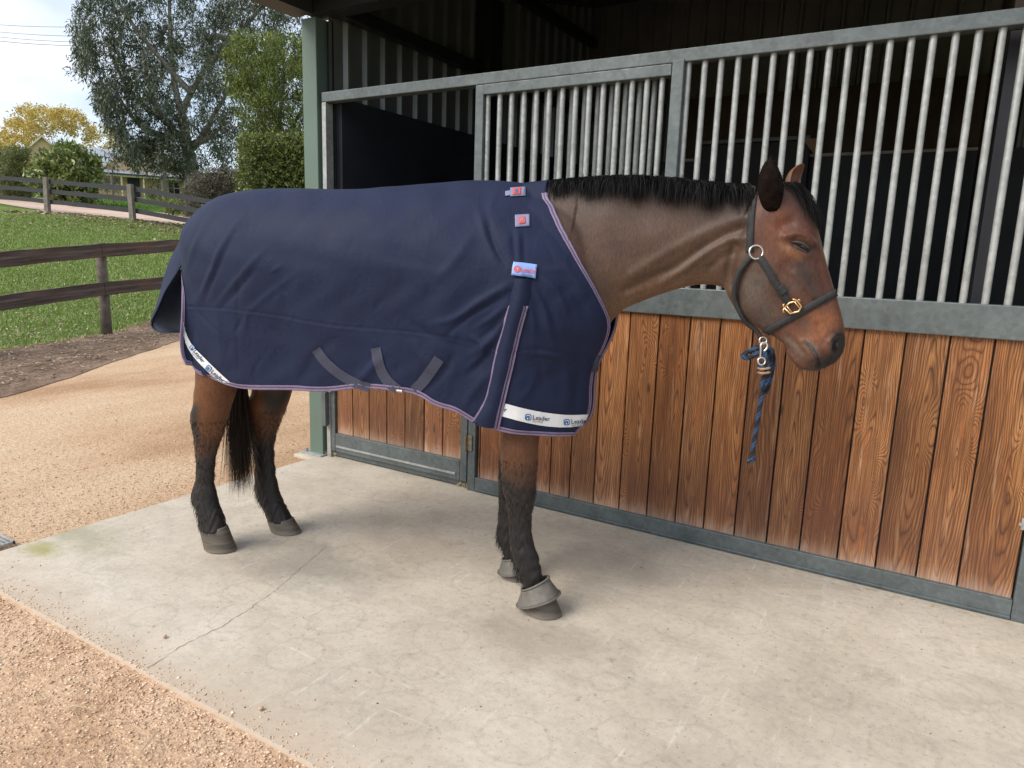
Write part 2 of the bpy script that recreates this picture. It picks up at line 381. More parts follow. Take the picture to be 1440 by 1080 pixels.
def crack(pxs, w, seed):
    r = np.random.default_rng(seed); P = np.array([on_axis(p, 2, 0)[:2] for p in pxs]); P = resample(P, 70)
    P += np.cumsum(r.normal(0, .0022, P.shape), 0)*.5+r.normal(0, .0025, P.shape)
    d = np.gradient(P, axis=0); n = np.stack([-d[:, 1], d[:, 0]], -1); n /= np.linalg.norm(n, axis=1)[:, None]
    ww = w*(.35+r.random(70))[:, None]; V = np.concatenate([np.c_[P+n*ww, np.full(70, .0014)], np.c_[P-n*ww, np.full(70, .0014)]])
    Fc = np.array([(i, i+1, 70+i+1, 70+i) for i in range(69)])
    return obj('crack', mesh_from('crack', V, Fc, M_CRACK), slab)
M_CRACK = simple('crack_shadow', (.29, .26, .215), .95, 0, .35, 40)
crack([(205, 941), (262, 905), (315, 880), (352, 855), (392, 828), (425, 798), (462, 768)], .0013, 1)
# shallow trowel line along the lip

# drain grate at the slab corner
g = thing('drain_grate', 'small galvanised drain grate set in the concrete corner by the gravel', 'grate', (-3.46, -1.86, -.012))
mb = MB(); mb.box(-.11, .06, -.06, -.052, 0, .012); mb.box(-.11, .06, .052, .06, 0, .012); mb.box(.052, .06, -.06, .06, 0, .012); mb.build('frame', M_BAR, g)
for k in range(5): MB().box(-.11, .052, -.042+k*.019, -.034+k*.019, 0, .009).build('slat', M_BAR, g)

# ---- scattered stones
M_STONE = leaf_mat('gravel_stone', [(0, (.48, .29, .18)), (.35, (.60, .40, .26)), (.8, (.68, .50, .35)), (1, (.80, .70, .58))], .85, 0)
ICO = None
def stones(name, P, size, mat, kind='stuff'):
    base = np.array([(1, 0, 0), (-1, 0, 0), (0, 1, 0), (0, -1, 0), (0, 0, 1), (0, 0, -1)], float)
    Fo = np.array([(0, 2, 4), (2, 1, 4), (1, 3, 4), (3, 0, 4), (2, 0, 5), (1, 2, 5), (3, 1, 5), (0, 3, 5)])
    n = len(P); V = base[None]*(1+rng.normal(0, .22, (n, 6, 3))); V = V*size[:, None, None]*np.array([1, .85, .6])
    a = rng.random(n)*2*PI; ca, sa = np.cos(a)[:, None], np.sin(a)[:, None]
    V = np.stack([V[..., 0]*ca-V[..., 1]*sa, V[..., 0]*sa+V[..., 1]*ca, V[..., 2]], -1)+P[:, None]
    Fc = (Fo[None]+6*np.arange(n)[:, None, None]).reshape(-1, 3)
    o = obj(name, mesh_from(name, V.reshape(-1, 3), Fc, mat)); tag(o, kind=kind); return o
n = 15000
x = -3.9+rng.random(n)**1.0*5.0; y = -2.07-np.abs(rng.exponential(.42, n))*1.0; keep = y > -3.6; x, y = x[keep], y[keep]
sz = np.clip(rng.lognormal(-6.05, .45, len(x)), .0014, .011)*(1.25-.25*np.clip((-2.07-y)/.7, 0, 1))
z = np.full(len(x), -.008)
stones('loose_gravel', np.stack([x, y, z], -1), sz, M_STONE)
n = 14000; u = rng.random(n); P = np.stack([-3.36-rng.exponential(.9, n), -2.2+rng.random(n)*7.5, np.full(n, -.02)], -1); P = P[P[:, 0] > -7.2]
stones('drive_gravel', P, np.clip(rng.lognormal(-5.85, .4, len(P)), .0015, .011), leaf_mat('drive_stone', [(0, (.32, .20, .12)), (.5, (.48, .34, .22)), (1, (.62, .50, .38))], .85, 0))
n = 1500; P = np.stack([-3.3+rng.random(n)*4.3, -2.058+rng.exponential(.035, n), np.full(n, .001)], -1); stones('spilled_gravel', P, np.clip(rng.lognormal(-6.0, .4, n), .001, .008), M_STONE)
# crumbs on the slab
n = 900; P = np.stack([-3.2+rng.random(n)*4.6, -2.0+rng.random(n)*1.9, np.full(n, .001)], -1)
stones('slab_grit', P, np.clip(rng.lognormal(-6.5, .45, n), .0008, .004), leaf_mat('grit', [(0, (.06, .05, .04)), (.6, (.20, .15, .11)), (1, (.5, .45, .38))], .9, 0))
for i, (px, s_, lab) in enumerate([((367, 999), .017, 'pinkish pebble lying alone on the concrete near its front edge'), ((232, 905-8), .016, 'pale stone sitting at the gravel edge of the slab')]):
    p = on_axis(px, 2, 0); o = stones('pebble', np.array([[0, 0, 0.]]), np.array([s_]), simple('pebble_stone', (.48, .33, .25), .85)); o.location = (p[0], p[1], s_*.45)
    del o['kind']; sub = o.modifiers.new('s', 'SUBSURF'); sub.levels = 2; sub.render_levels = 2; smoothshade(o); tag(o, lab, 'pebble')
# bits of straw
M_STRAW = leaf_mat('straw', [(0, (.42, .31, .16)), (1, (.62, .52, .34))], .8, .1)
def straws(name, xy, Lm, z=.003, w=.0011, mat=M_STRAW, up=.1):
    n = len(xy); a = rng.random(n)*2*PI; l = Lm*(.4+rng.random(n)); d = np.stack([np.cos(a), np.sin(a), rng.random(n)*up], -1)*l[:, None]*.5
    pn = np.stack([-np.sin(a), np.cos(a), np.zeros(n)], -1)*w; c = np.c_[xy, terr(xy[:, 0], xy[:, 1])+z]
    V = np.stack([c-d-pn, c-d+pn, c+d+pn, c+d-pn], 1); Fc = np.arange(4*n).reshape(n, 4)
    return tag(obj(name, mesh_from(name, V.reshape(-1, 3), Fc, mat)), kind='stuff')
n = 900; straws('straw_bits', np.stack([-3.2+rng.random(n)*4.4, -2.0+rng.random(n)*1.95], -1), .012, w=.0006)
n = 200; straws('straw_by_kickrail', np.stack([-2.1+rng.random(n)*2.9, -.055-rng.exponential(.03, n)], -1), .022, .004)
n = 700; straws('straw_on_gravel', np.stack([-3.6+rng.random(n)*3.6, -2.2-rng.exponential(.4, n)], -1), .035, .006)
for px0, px1 in [((190, 1075), (222, 1030)), ((147, 1078), (165, 1050)), ((95, 997), (132, 1000))]:
    a, b = on_axis(px0, 2, 0), on_axis(px1, 2, 0); m_ = (a+b)/2; m_[2] = .012; a[2] = b[2] = .004
    o = MB().tube([a, (a+m_)/2+(0, 0, .004), m_, b], .0016, 5).build('dry_twig', M_STRAW)
    tag(o, {190: 'long pale dry twig on the gravel beside the slab', 147: 'short dry twig left of the long one on gravel', 95: 'straw stalk lying flat on the orange gravel'}[px0[0]], 'twig')
# tufts of straw caught at gate posts
for px in [(470, 640), (658, 685)]:
    p = on_axis(px, 2, 0); mb = MB()
    for k in range(26):
        a = rng.random()*2*PI; l = .03+rng.random()*.035
        mb.tube([(0, 0, .0), (math.cos(a)*l*.5, math.sin(a)*l*.4, l*.6), (math.cos(a)*l, math.sin(a)*l*.7, l*.5*rng.random())], .0012, 3)
    o = mb.build('straw_tuft', M_STRAW); o.location = (p[0], p[1]-.02, 0)
    tag(o, 'wisp of straw caught under the gate by the '+('latch post' if px[0] < 500 else 'hinge post'), 'straw')

# ------------------------------------------------------------------ stable front
YF = -.03    # front face of the frames
PW = .1425
def plank_mesh(w, z0, z1, name='plank'):
    mb = MB(); mb.box(-w/2+.0032, w/2-.0032, 0, .022, 0, z1-z0, bev=.004); return mb.mesh(name, M_WOOD)
def bars(parent, X, z0, z1, y=0., me=None, r=.0132):
    if me is None: me = MB().tube([(0, 0, 0), (0, 0, (z1-z0)*.33), (0, 0, (z1-z0)*.66), (0, 0, z1-z0)], r, 14, False).mesh('bar', M_BAR, True)
    for x in X: obj('bar', me, parent, (x, y, z0))
    return me
def rail(parent, x0, x1, y0, y1, z0, z1, name, mat=M_STEEL, bev=.004):
    return MB().box(x0, x1, y0, y1, z0, z1, bev=bev).build(name, mat, parent)
fp = thing('stable_partition', 'long stable front of orange-brown planks with galvanised frame and vertical bars', 'stable front', (0, 0, 0))
ZT0, ZT1, ZM0, ZM1, ZB = 2.150, 2.235, 1.079, 1.205, .083
XL, XR = -2.180, 2.30
rail(fp, -3.285, XR, YF, .035, ZT0+.03, ZT1, 'top_rail')
rail(fp, XL+.052, -1.135, YF-.006, .03, ZT0-.022, ZT0+.027, 'bar_head_rail')
rail(fp, XL+.0015, XL+.05, YF, .03, 0, ZT0+.028, 'post')
rail(fp, -1.132, -1.078, YF-.009, .032, ZM1+.002, ZT0+.0385, 'post')
rail(fp, XL+.052, .378, YF, .03, ZM0, ZM1, 'middle_rail')
rail(fp, XL+.052, .378, YF, .03, .0, ZB, 'bottom_rail')
rail(fp, XL+.052, .378, YF-.005, YF-.002, .008, .020, 'weld_bead')
rail(fp, .380, .428, YF, .03, 0, ZT0+.028, 'post')
rail(fp, .432, .475, YF, .03, 0, ZT0+.028, 'post')
rail(fp, .477, XR, YF, .03, ZM0, ZM1, 'middle_rail'); rail(fp, .477, XR, YF, .03, .0, ZB, 'bottom_rail')
meb = bars(fp, np.arange(-2.118, -1.15, .07175), ZM1-.002, ZT0-.02, .0)
me2 = bars(fp, np.arange(-1.069, .36, .0713), ZM1-.002, ZT0+.032, .0)
bars(fp, np.arange(.50, 2.25, .0713), ZM1-.002, ZT0+.032, .0, me2)
bars(fp, np.arange(-2.159, -1.20, .0704), ZM1-.002, ZT0+.032, .062, me2)   # a second leaf of bars behind
rail(fp, XL+.05, -1.09, .048, .078, ZT0+.0, ZT0+.028, 'rear_head_rail')
x = XL+.052; seams = [-2.1075, -1.938+.015, -1.79, -1.66, -1.543, -1.4045, -1.2625, -1.115, -.970, -.832, -.688, -.543, -.402, -.248, -.100, .050, .194, .3765]
x0 = XL+.055; Z0p, Z1p = ZB-.004, ZM0+.004
for i, xe in enumerate(seams[1:] if seams[0] < x0 else seams):
    w = xe-x0; o = obj('plank', plank_mesh(w, Z0p, Z1p), fp, (x0+w/2, -.012+rng.random()*.003, Z0p), (0, 0, rng.normal(0, .004))); x0 = xe
for k in range(12):
    o = obj('plank', plank_mesh(.148, Z0p, Z1p), fp, (.477+.074+k*.148, -.012, Z0p))
MB().box(XL+.053, .377, .0125, .028, ZB+.002, ZM0-.002).build('gap_light_stop', M_RUBBER, fp)  # added black sheet, keeps light from showing through the plank gaps
# white scratches/spots handled in the steel material; small latch plate on the right post
MB().box(.362, .47, YF-.012, YF-.002, .372, .418, bev=.003).build('latch_plate', M_BAR, fp)
for k in (0, 1): MB().tube([(.36+k*.1, YF-.018, .395), (.36+k*.1, YF-.011, .395)], .006, 8).build('bolt', M_BAR, fp)
# gate (half door) at the left
gt = thing('stable_gate', 'low plank gate in grey steel frame with sliding latch beside green post', 'gate', (-3.235, 0, 0))
def gx_(v): return v+3.235
rail(gt, gx_(-3.285), gx_(-3.252), YF, .03, 0, ZT0+.028, 'post', M_BAR)
rail(gt, gx_(-3.246), gx_(-3.213), YF, .02, .045, ZM1, 'stile')
rail(gt, gx_(-2.231), gx_(-2.186), YF, .02, .045, ZM1, 'stile')
rail(gt, gx_(-3.211), gx_(-2.233), YF, .02, .045, .165, 'bottom_rail')
rail(gt, gx_(-3.211), gx_(-2.233), YF, .02, ZM0, ZM1, 'middle_rail')
MB().box(gx_(-3.20), gx_(-2.26), YF-.007, YF-.002, .076, .088).build('rub_strip', M_BAR, gt)
rail(gt, gx_(-3.24), gx_(-2.19), -.006, .022, .008, .040, 'drop_strip')
sm = [-3.211, -3.074, -2.9365, -2.7945, -2.652, -2.5065, -2.3705, -2.2335]
for a, b in zip(sm[:-1], sm[1:]):
    obj('plank', plank_mesh(b-a, .163, Z1p), gt, (gx_((a+b)/2), -.012+rng.random()*.003, .163))
MB().box(gx_(-3.210), gx_(-2.234), .0125, .018, .167, ZM0-.002).build('gap_light_stop', M_RUBBER, gt)  # added dark sheet blocking light between the gate planks
# latch: flat bar through the gate post onto the green post
lt = MB().box(-.19, .03, -.012, -.004, -.022, .022, bev=.003).build('latch', M_BAR, gt); lt.location = (gx_(-3.27), YF-.006, .47)
MB().box(-.215, -.17, -.018, -.002, -.027, .027, bev=.004).build('latch_grip', M_STEEL, lt)
MB().box(-.03, .045, -.016, -.0125, -.036, .036, bev=.002).build('latch_plate', M_BAR, lt)
MB().tube([(-.075, -.02, 0), (-.075, -.011, 0)], .008, 10).build('bolt', M_RUST, lt)
MB().box(-.02, .012, -.03, -.002, -.26, -.04, bev=.002).build('keeper', M_STEEL, lt)
h = MB().box(-.012, .028, -.008, -.002, -.045, .045, bev=.002).build('hinge', M_RUST, gt); h.location = (gx_(-2.175), YF, .28)
MB().tube([(-.012, -.012, -.05), (-.012, -.012, .05)], .009, 8).build('pin', M_RUST, h)
# green corner post
gp = thing('shed_post', 'pale green steel post at the open corner of the stable shed', 'post', (-3.37, .01, 0))
MB().box(-.06, .058, -.05, .05, .0, 2.655, bev=.006).build('shaft', M_GREEN, gp)
MB().box(-.11, .075, -.085, .07, .0, .010, bev=.002).build('base_plate', M_BAR, gp)
MB().tube([(-.085, -.055, .010), (-.085, -.055, .03)], .009, 6).build('bolt', M_BAR, gp)
MB().box(.0595, .1015, .035, .048, 0, 2.65).build('flashing', M_DARKMETAL, gp)
# flat pad under the post
MB().box(-3.5, -3.28, -.12, .14, -.05, -.001, bev=.01).build('post_footing', M_CONC, slab)

# ------------------------------------------------------------------ shed shell
sh = thing('stable_shed', 'dark open-fronted steel shed with corrugated walls behind the stable bars', 'shed', (0, 0, 0))
XS, YB, XE = -3.27, 3.55, 6.0
def cladding(length, h0, hfun, pitch=.166, depth=.028):
    """trapezoid-ribbed sheets along +x, ribs vertical, bulging to -y; one mesh per sheet"""
    out = []; x = 0
    while x < length:
        V = []; Fc = []; xe = min(length, x+pitch*4)
        prof = []; xx = x
        while xx < xe-1e-6:
            prof += [(xx, 0), (xx+pitch-.05, 0), (xx+pitch-.036, -depth), (xx+pitch-.014, -depth)]; xx += pitch
        prof.append((xx, 0)); n = len(prof)
        for (a, b) in prof: V += [(a, b, h0), (a, b, hfun(a))]
        Fc = [(2*i, 2*i+2, 2*i+3, 2*i+1) for i in range(n-1)]
        out.append((V, Fc)); x = xx
    return out
def roofz(y): return 2.78+.235*(y+.45)
for V, Fc in cladding(YB-.02, 0.0, lambda a: roofz(a)+.015):
    V2 = [(XS-b*1.0, a+.02, c) for a, b, c in V]         # side wall, ribs towards the inside (+x)
    obj('wall_sheet', mesh_from('wall_sheet', V2, Fc, M_TIN), sh)
for V, Fc in cladding(XE-XS, 0.0, lambda a: roofz(YB)+.015):
    V2 = [(a+XS, YB+b, c) for a, b, c in V]; obj('wall_sheet', mesh_from('wall_sheet', V2, Fc, M_TIN), sh)
for zz in (2.66, 3.34): MB().box(XS+.03, XS+.10, .06, YB-.05, zz, zz+.075).build('girt', M_DARKMETAL, sh)
MB().box(XS+.032, XS+.16, 1.52, 1.68, 0, roofz(1.6)-.06).build('column', M_DARKMETAL, sh)
MB().box(XS+.005, XS+.06, .06, 1.50, .02, 2.215).build('rubber_lining', M_RUBBER, sh)
MB().box(XS+.005, XS+.06, 1.70, YB-.06, .02, 2.215).build('rubber_lining', M_RUBBER, sh)
MB().box(XS+.02, XE, YB-.10, YB-.04, .02, 2.235).build('rubber_lining', M_RUBBER, sh)
M_PLY = simple('brown_ply', (.055, .034, .018), .7, 0, .35, 3)
MB().box(XS+.9, .16, YB-.09, YB-.032, 2.255, 2.78).build('timber_band', M_PLY, sh)
MB().box(XS+.9, .16, YB-.125, YB-.102, 2.225, 2.247).build('edge_strip', simple('edge_strip', (.45, .42, .36), .6), sh)
MB().box(-2.05, -1.10, YB-.18, YB-.13, 2.36, 2.39).build('door_track', M_STEEL, sh)
MB().box(-2.05, -1.10, YB-.17, YB-.135, 1.55, 2.35).build('sliding_door', simple('grey_door', (.03, .03, .034), .6), sh)
MB().add([(-1.16, YB-.2, 2.36), (-1.03, YB-.2, 2.36), (-1.03, YB-.2, 2.20)], [(0, 1, 2)]).build('ply_corner', simple('pale_ply', (.38, .25, .16), .7), sh)
MB().box(.10, .16, .12, YB-.2, .02, 2.2).build('partition', M_RUBBER, sh)
MB().box(.10, .16, .12, YB-.2, 2.205, 2.9).build('partition_head', M_PLY, sh)
# roof
MB().add([(XS-.19, -.45, roofz(-.45)), (XE, -.45, roofz(-.45)), (XE, YB+.3, roofz(YB+.3)), (XS-.19, YB+.3, roofz(YB+.3)),
          (XS-.19, -.45, roofz(-.45)+.03), (XE, -.45, roofz(-.45)+.03), (XE, YB+.3, roofz(YB+.3)+.03), (XS-.19, YB+.3, roofz(YB+.3)+.03)],
         [(0, 3, 2, 1), (4, 5, 6, 7), (0, 1, 5, 4), (1, 2, 6, 5), (2, 3, 7, 6), (3, 0, 4, 7)]).build('roof', M_TINR, sh)
MB().box(XS-.10, XE, -.06, .07, 2.665, 2.83).build('front_beam', M_DARKMETAL, sh)
M_FASC = simple('brown_fascia', (.030, .030, .028), .6)
MB().box(XS-.17, XE, -.50, -.455, 2.72, 2.86).build('gutter', M_FASC, sh)
for (ya, yb_) in ((-.50, 1.6), (1.6, YB+.2)):
    za, zb_ = roofz(ya)-.09, roofz(yb_)-.09
    MB().add([(x, y, z+d) for x in (XS-.235, XS-.195) for (y, z) in ((ya, za), (yb_, zb_)) for d in (0, .15)], [(0, 1, 3, 2), (4, 6, 7, 5), (0, 4, 5, 1), (2, 3, 7, 6), (0, 2, 6, 4), (1, 5, 7, 3)]).build('barge_board', M_FASC, sh)
MB().box(XS-.19, XS-.04, -.44, -.065, 2.66, 2.75).build('soffit', M_FASC, sh)
for k in range(9): MB().box(XS+.4+k*1.0, XS+.46+k*1.0, -.06, -.05, 2.66, 2.665).build('cleat', M_DARKMETAL, sh)
MB().box(XE-.05, XE, 0, YB, 0, roofz(0)-.1).build('end_wall', M_TIN, sh)

# ------------------------------------------------------------------ horse
def loft(mb, secs, n=28, sub=4):
    """secs: (P0(s,z), P1(s,z), t, w, k0, k1, p [, lat]) - P0 front/top, P1 back/bottom"""
    A = np.array([[*s[0], *s[1], s[2], s[3], s[4], s[5], s[6], (s[7] if len(s) > 7 else 0.)] for s in secs], float)
    m = len(A); out = []
    for i in range(m-1):                         # Catmull-Rom through the sections
        p0, p1, p2, p3 = A[max(i-1, 0)], A[i], A[i+1], A[min(i+2, m-1)]
        for q in range(sub):
            u = q/sub; out.append(.5*((2*p1)+(-p0+p2)*u+(2*p0-5*p1+4*p2-p3)*u*u+(-p0+3*p1-3*p2+p3)*u**3))
    out.append(A[-1]); V = []; th = np.arange(n)*2*PI/n
    for a in out:
        P0, P1, t, w, k0, k1, p, y = a[:2], a[2:4], a[4], a[5], a[6], a[7], a[8], a[9]
        c = (P0+P1)/2; h = (P0-P1)/2; ct, st = np.cos(th), np.sin(th)
        lat = w*np.sign(st)*np.abs(st)**p*(k1+(k0-k1)*(ct+1)/2)
        V.append(np.stack([c[0]+h[0]*ct+math.sin(y)*lat, t+math.cos(y)*lat, c[1]+h[1]*ct], -1))
    k = len(out); Vc = np.concatenate(V); Fc = []
    for i in range(k-1):
        for j in range(n): Fc.append((i*n+j, i*n+(j+1) % n, (i+1)*n+(j+1) % n, (i+1)*n+j))
    Fc.append(tuple(range(n-1, -1, -1))); Fc.append(tuple((k-1)*n+j for j in range(n)))
    mb.add([tuple(v) for v in Vc], Fc)
H = hh
body = MB()
# trunk
tr = [(-1.47, 1.36, 1.22, .06), (-1.45, 1.42, 1.08, .13), (-1.36, 1.485, .95, .20), (-1.18, 1.535, .89, .245), (-.98, 1.545, .88, .262), (-.72, 1.53, .87, .262), (-.45, 1.525, .86, .272),
      (-.22, 1.53, .86, .262), (-.05, 1.54, .87, .235), (.08, 1.52, .90, .215), (.17, 1.47, .95, .19), (.225, 1.38, 1.02, .14), (.255, 1.28, 1.10, .08)]
loft(body, [((s, a), (s, b), 0, w, .75, 1.0, .85) for s, a, b, w in tr], 36)
# neck: pixel contours of crest and underline
HY = .20                                            # the head is turned a little towards the viewer
nk = [((722, 262), (800, 520), .16, .55, 1.1, 0), ((775, 254), (842, 474), .155, .45, 1.1, 0), ((830, 249), (870, 440), .125, .42, 1.05, 0), ((885, 247), (905, 423), .105, .40, 1.0, 0), ((940, 250), (945, 409), .092, .42, 1.0, 0),
      ((990, 255), (980, 401), .082, .48, 1.0, 0), ((1030, 259), (1008, 402), .08, .6, 1.0, .05), ((1062, 259), (1026, 410), .080, .75, 1.0, .12)]
loft(body, [(H(a, -.02), H(b, -.02), 0, w, k0, k1, .85, y) for a, b, w, k0, k1, y in nk], 32)
hd = [((1078, 254), (1018, 398), -.004, .076, .9, .80, .9), ((1098, 254), (1022, 412), -.008, .090, 1.0, .80, .75), ((1120, 266), (1031, 428), -.012, .094, 1.0, .85, .68), ((1138, 288), (1040, 441), -.018, .098, .95, .84, .66), ((1149, 318), (1053, 452), -.025, .099, .95, .76, .66),
      ((1157, 350), (1070, 463), -.032, .087, .90, .72, .68), ((1166, 383), (1086, 472), -.04, .070, .82, .74, .70), ((1175, 412), (1099, 481), -.045, .059, .80, .85, .75), ((1182, 436), (1107, 490), -.05, .056, .85, .9, .80), ((1187, 458), (1112, 501), -.054, .058, .95, .85, .80),
      ((1189, 476), (1120, 510), -.058, .058, 1.0, .8, .85), ((1187, 493), (1129, 517), -.06, .050, .95, .8, .9), ((1178, 507), (1140, 521), -.062, .036, .9, .8, .9), ((1168, 514), (1152, 520), -.064, .018, 1, 1, 1)]
loft(body, [(H(a, t), H(b, t), t, w, k0, k1, p, HY) for a, b, t, w, k0, k1, p in hd], 40, 5)
# chin and lower lip
loft(body, [(H(a, -.055), H(b, -.055), -.057, w, 1, 1, .9, HY) for a, b, w in [((1118, 488), (1104, 494), .02), ((1130, 498), (1112, 506), .034), ((1142, 508), (1122, 517), .036), ((1150, 515), (1136, 521), .028), ((1156, 519), (1150, 522), .012)]], 20)
def leg(rows, t0, t1, wf=.72, hoofrows=None):
    n = len(rows); secs = []
    for i, (y, xa, xb) in enumerate(rows):
        t = t0+(t1-t0)*i/(n-1); a = H((xb, y), t); b = H((xa, y), t); z = (a[1]+b[1])/2; hw = (a[0]-b[0])/2
        f = wf(i/(n-1)) if callable(wf) else wf
        secs.append(((a[0], z), (b[0], z), t, hw*f, 1, 1, .92))
    return secs
def wf_h(u): return .9-.25*min(1, u*2.2)+.12*max(0, (u-.75)*4)
NH_T, FH_T, NF_T, FF_T = -.145, .135, -.125, .12
nh = [(534, 282, 330), (552, 279, 326), (570, 277, 321), (586, 272.5, 317), (608, 275, 311), (634, 276.5, 303), (655, 277.5, 300.5), (672, 277, 299.5), (688, 273.5, 301), (705, 272.5, 305), (722, 280, 311.5), (735, 282.5, 315), (745, 283, 317.5)]
fh = [(545, 360, 407), (560, 354, 403), (575, 351.5, 398), (592, 352, 391.5), (615, 355.5, 385), (635, 358.5, 384), (655, 360, 385), (676, 360, 388), (695, 361, 393), (710, 369, 400), (722, 375, 406), (732, 378, 410)]
nf = [(600, 706, 760), (625, 705, 757), (650, 704.5, 755.5), (672, 706, 753.5), (691, 707.5, 753.5), (708, 712, 750), (728, 715, 747), (746, 716, 747.5), (763, 717, 750.5), (778, 718, 756), (795, 722, 760), (812, 728, 764), (826, 736, 770), (838, 743, 776)]
ff = [(600, 706, 752), (640, 703, 745), (668, 702, 743), (690, 702, 741), (712, 702, 735), (730, 701, 731), (748, 699, 730), (762, 700, 732), (775, 706, 735), (788, 710, 741), (798, 712, 745)]
def hip(P, t0, rows, sgn, wide):
    return [((P[0][0]+P[0][2], P[0][1]), (P[0][0]-P[0][2], P[0][1]), sgn*.13, wide, 1, 1, .9), ((P[1][0]+P[1][2], P[1][1]), (P[1][0]-P[1][2], P[1][1]), sgn*.14, wide*.85, 1, 1, .9)]
def addleg(rows, t, top, sgn, wide, wf, off=(0, 0)):
    L_ = leg(rows, t, t, wf); loft(body, hip(top, t, rows, sgn, wide)+L_, 26, 4); return L_
Lnh = addleg(nh, NH_T, [(-1.25, 1.25, .19), (-1.30, 1.02, .15)], -1, .10, wf_h)
Lfh = addleg(fh, FH_T, [(-1.22, 1.25, .19), (-1.24, 1.02, .15)], 1, .10, wf_h)
Lnf = addleg(nf, NF_T, [(.02, 1.22, .16), (.0, .98, .115)], -1, .10, lambda u: .80-.12*min(1, u*2))
Lff = addleg(ff, FF_T, [(.0, 1.22, .16), (-.10, .98, .12)], 1, .10, lambda u: .80-.12*min(1, u*2))
# merge everything into one skin
V = np.array(body.V); P3 = h2w(V[:, 0], V[:, 1], V[:, 2])
tmp = obj('tmp_body', mesh_from('tmp_body', P3, body.F))
md = tmp.modifiers.new('r', 'REMESH'); md.mode = 'VOXEL'; md.voxel_size = .0052
md2 = tmp.modifiers.new('s', 'SMOOTH'); md2.iterations = 7; md2.factor = .5
dg = bpy.context.evaluated_depsgraph_get(); me = bpy.data.meshes.new_from_object(tmp.evaluated_get(dg)); me.name = 'horse_body'
bpy.data.objects.remove(tmp)
nv = len(me.vertices); co = np.empty(nv*3, np.float32); me.vertices.foreach_get('co', co); co = co.reshape(-1, 3).astype(float)
no = np.empty(nv*3, np.float32); me.vertices.foreach_get('normal', no); no = no.reshape(-1, 3).astype(float)
hc = w2h(co)
# mirrored look-up so both sides get the same relief: project each vertex as if it lay on the near side
cen = np.where(hc[:, 0] > .72, -.02-.2*(hc[:, 0]-.78), 0.)
near = np.where(hc[:, 1] > cen, 2*cen-hc[:, 1], hc[:, 1])
px = proj(h2w(hc[:, 0], near, hc[:, 2]))
upper = (hc[:, 2] > .86)
def segdist(px, poly, w0=None):
    poly = np.asarray(poly, float); best = np.full(len(px), 1e9)
    for a, b in zip(poly[:-1], poly[1:]):
        ab = b-a; u = np.clip(((px-a)@ab)/(ab@ab+1e-9), 0, 1); best = np.minimum(best, np.linalg.norm(px-(a+u[:, None]*ab), axis=1))
    return best
disp = np.zeros(nv)
def ridge(poly, amp, w, mask=upper):
    global disp
    disp += np.where(mask, amp*np.exp(-(segdist(px, poly)/w)**2), 0)
sidef = np.clip(np.abs(hc[:, 1]-cen)/.05, 0, 1)
hm_ = upper & (hc[:, 0] > .15)
# neck creases and muscle
ridge([(1050, 318), (1020, 330), (985, 350), (950, 375), (915, 392), (880, 408)], -.007, 6, hm_)
ridge([(1045, 305), (1010, 318), (970, 338), (930, 360), (890, 385)], .006, 8, hm_)
ridge([(1048, 335), (1022, 338), (1000, 350), (960, 380), (930, 398)], .005, 5, hm_)
ridge([(1040, 350), (1015, 362), (1000, 376)], -.005, 6, hm_)
ridge([(1032, 345), (1026, 375), (1028, 400)], -.010, 7, hm_)
ridge([(860, 300), (900, 330), (930, 330)], .006, 28, hm_); ridge([(800, 290), (840, 360), (860, 410)], -.006, 16, hm_)
ridge([(1052, 285), (1046, 312)], .006, 8, hm_)
# cheek, facial crest, eye socket, nostril, mouth
ridge([(1062, 375), (1050, 400), (1062, 428)], .006, 16, hm_)
ridge([(1118, 385), (1132, 402), (1143, 416)], .006, 4.5, hm_)
ridge([(1105, 372), (1092, 398), (1100, 420), (1115, 432)], -.004, 8, hm_)
ridge([(1104, 333), (1118, 329), (1133, 332), (1142, 342)], .011, 5.5, hm_)
ridge([(1100, 316), (1112, 312)], -.008, 8, hm_)
ridge([(1116, 341), (1128, 345), (1138, 351)], -.008, 4.0, hm_)
ridge([(1112, 350), (1126, 357), (1138, 360)], .004, 3.5, hm_)
ridge([(1113, 339), (1122, 337), (1133, 341)], .003, 1.6, hm_); ridge([(1114, 336.5), (1124, 334)], -.003, 1.3, hm_)
ridge([(1152, 370), (1160, 400), (1165, 425)], -.004, 6, hm_)
ridge([(1178, 470), (1184, 478), (1184, 492), (1178, 499)], -.004, 3, hm_)
ridge([(1166, 480), (1172, 474), (1180, 468)], .005, 3, hm_); ridge([(1167, 484), (1168, 494), (1174, 502)], .006, 3, hm_)
ridge([(1176, 481), (1174, 488), (1176, 494)], -.016, 4.2, hm_)
ridge([(1132, 482), (1139, 488), (1145, 496), (1150, 506), (1153, 516)], -.010, 2.0, hm_)
ridge([(1128, 480), (1136, 484), (1146, 493), (1151, 503)], .004, 3.5, hm_); ridge([(1128, 488), (1136, 495), (1142, 505)], .004, 4, hm_)
ridge([(1108, 474), (1120, 484), (1130, 496)], -.004, 4, hm_); ridge([(1150, 458), (1153, 470), (1158, 482)], -.003, 5, hm_)
# tendons and joints of the legs
lowm = ~upper
nearleg = lowm & (hc[:, 1] < 0)
disp *= 1
rs = np.random.default_rng(5)
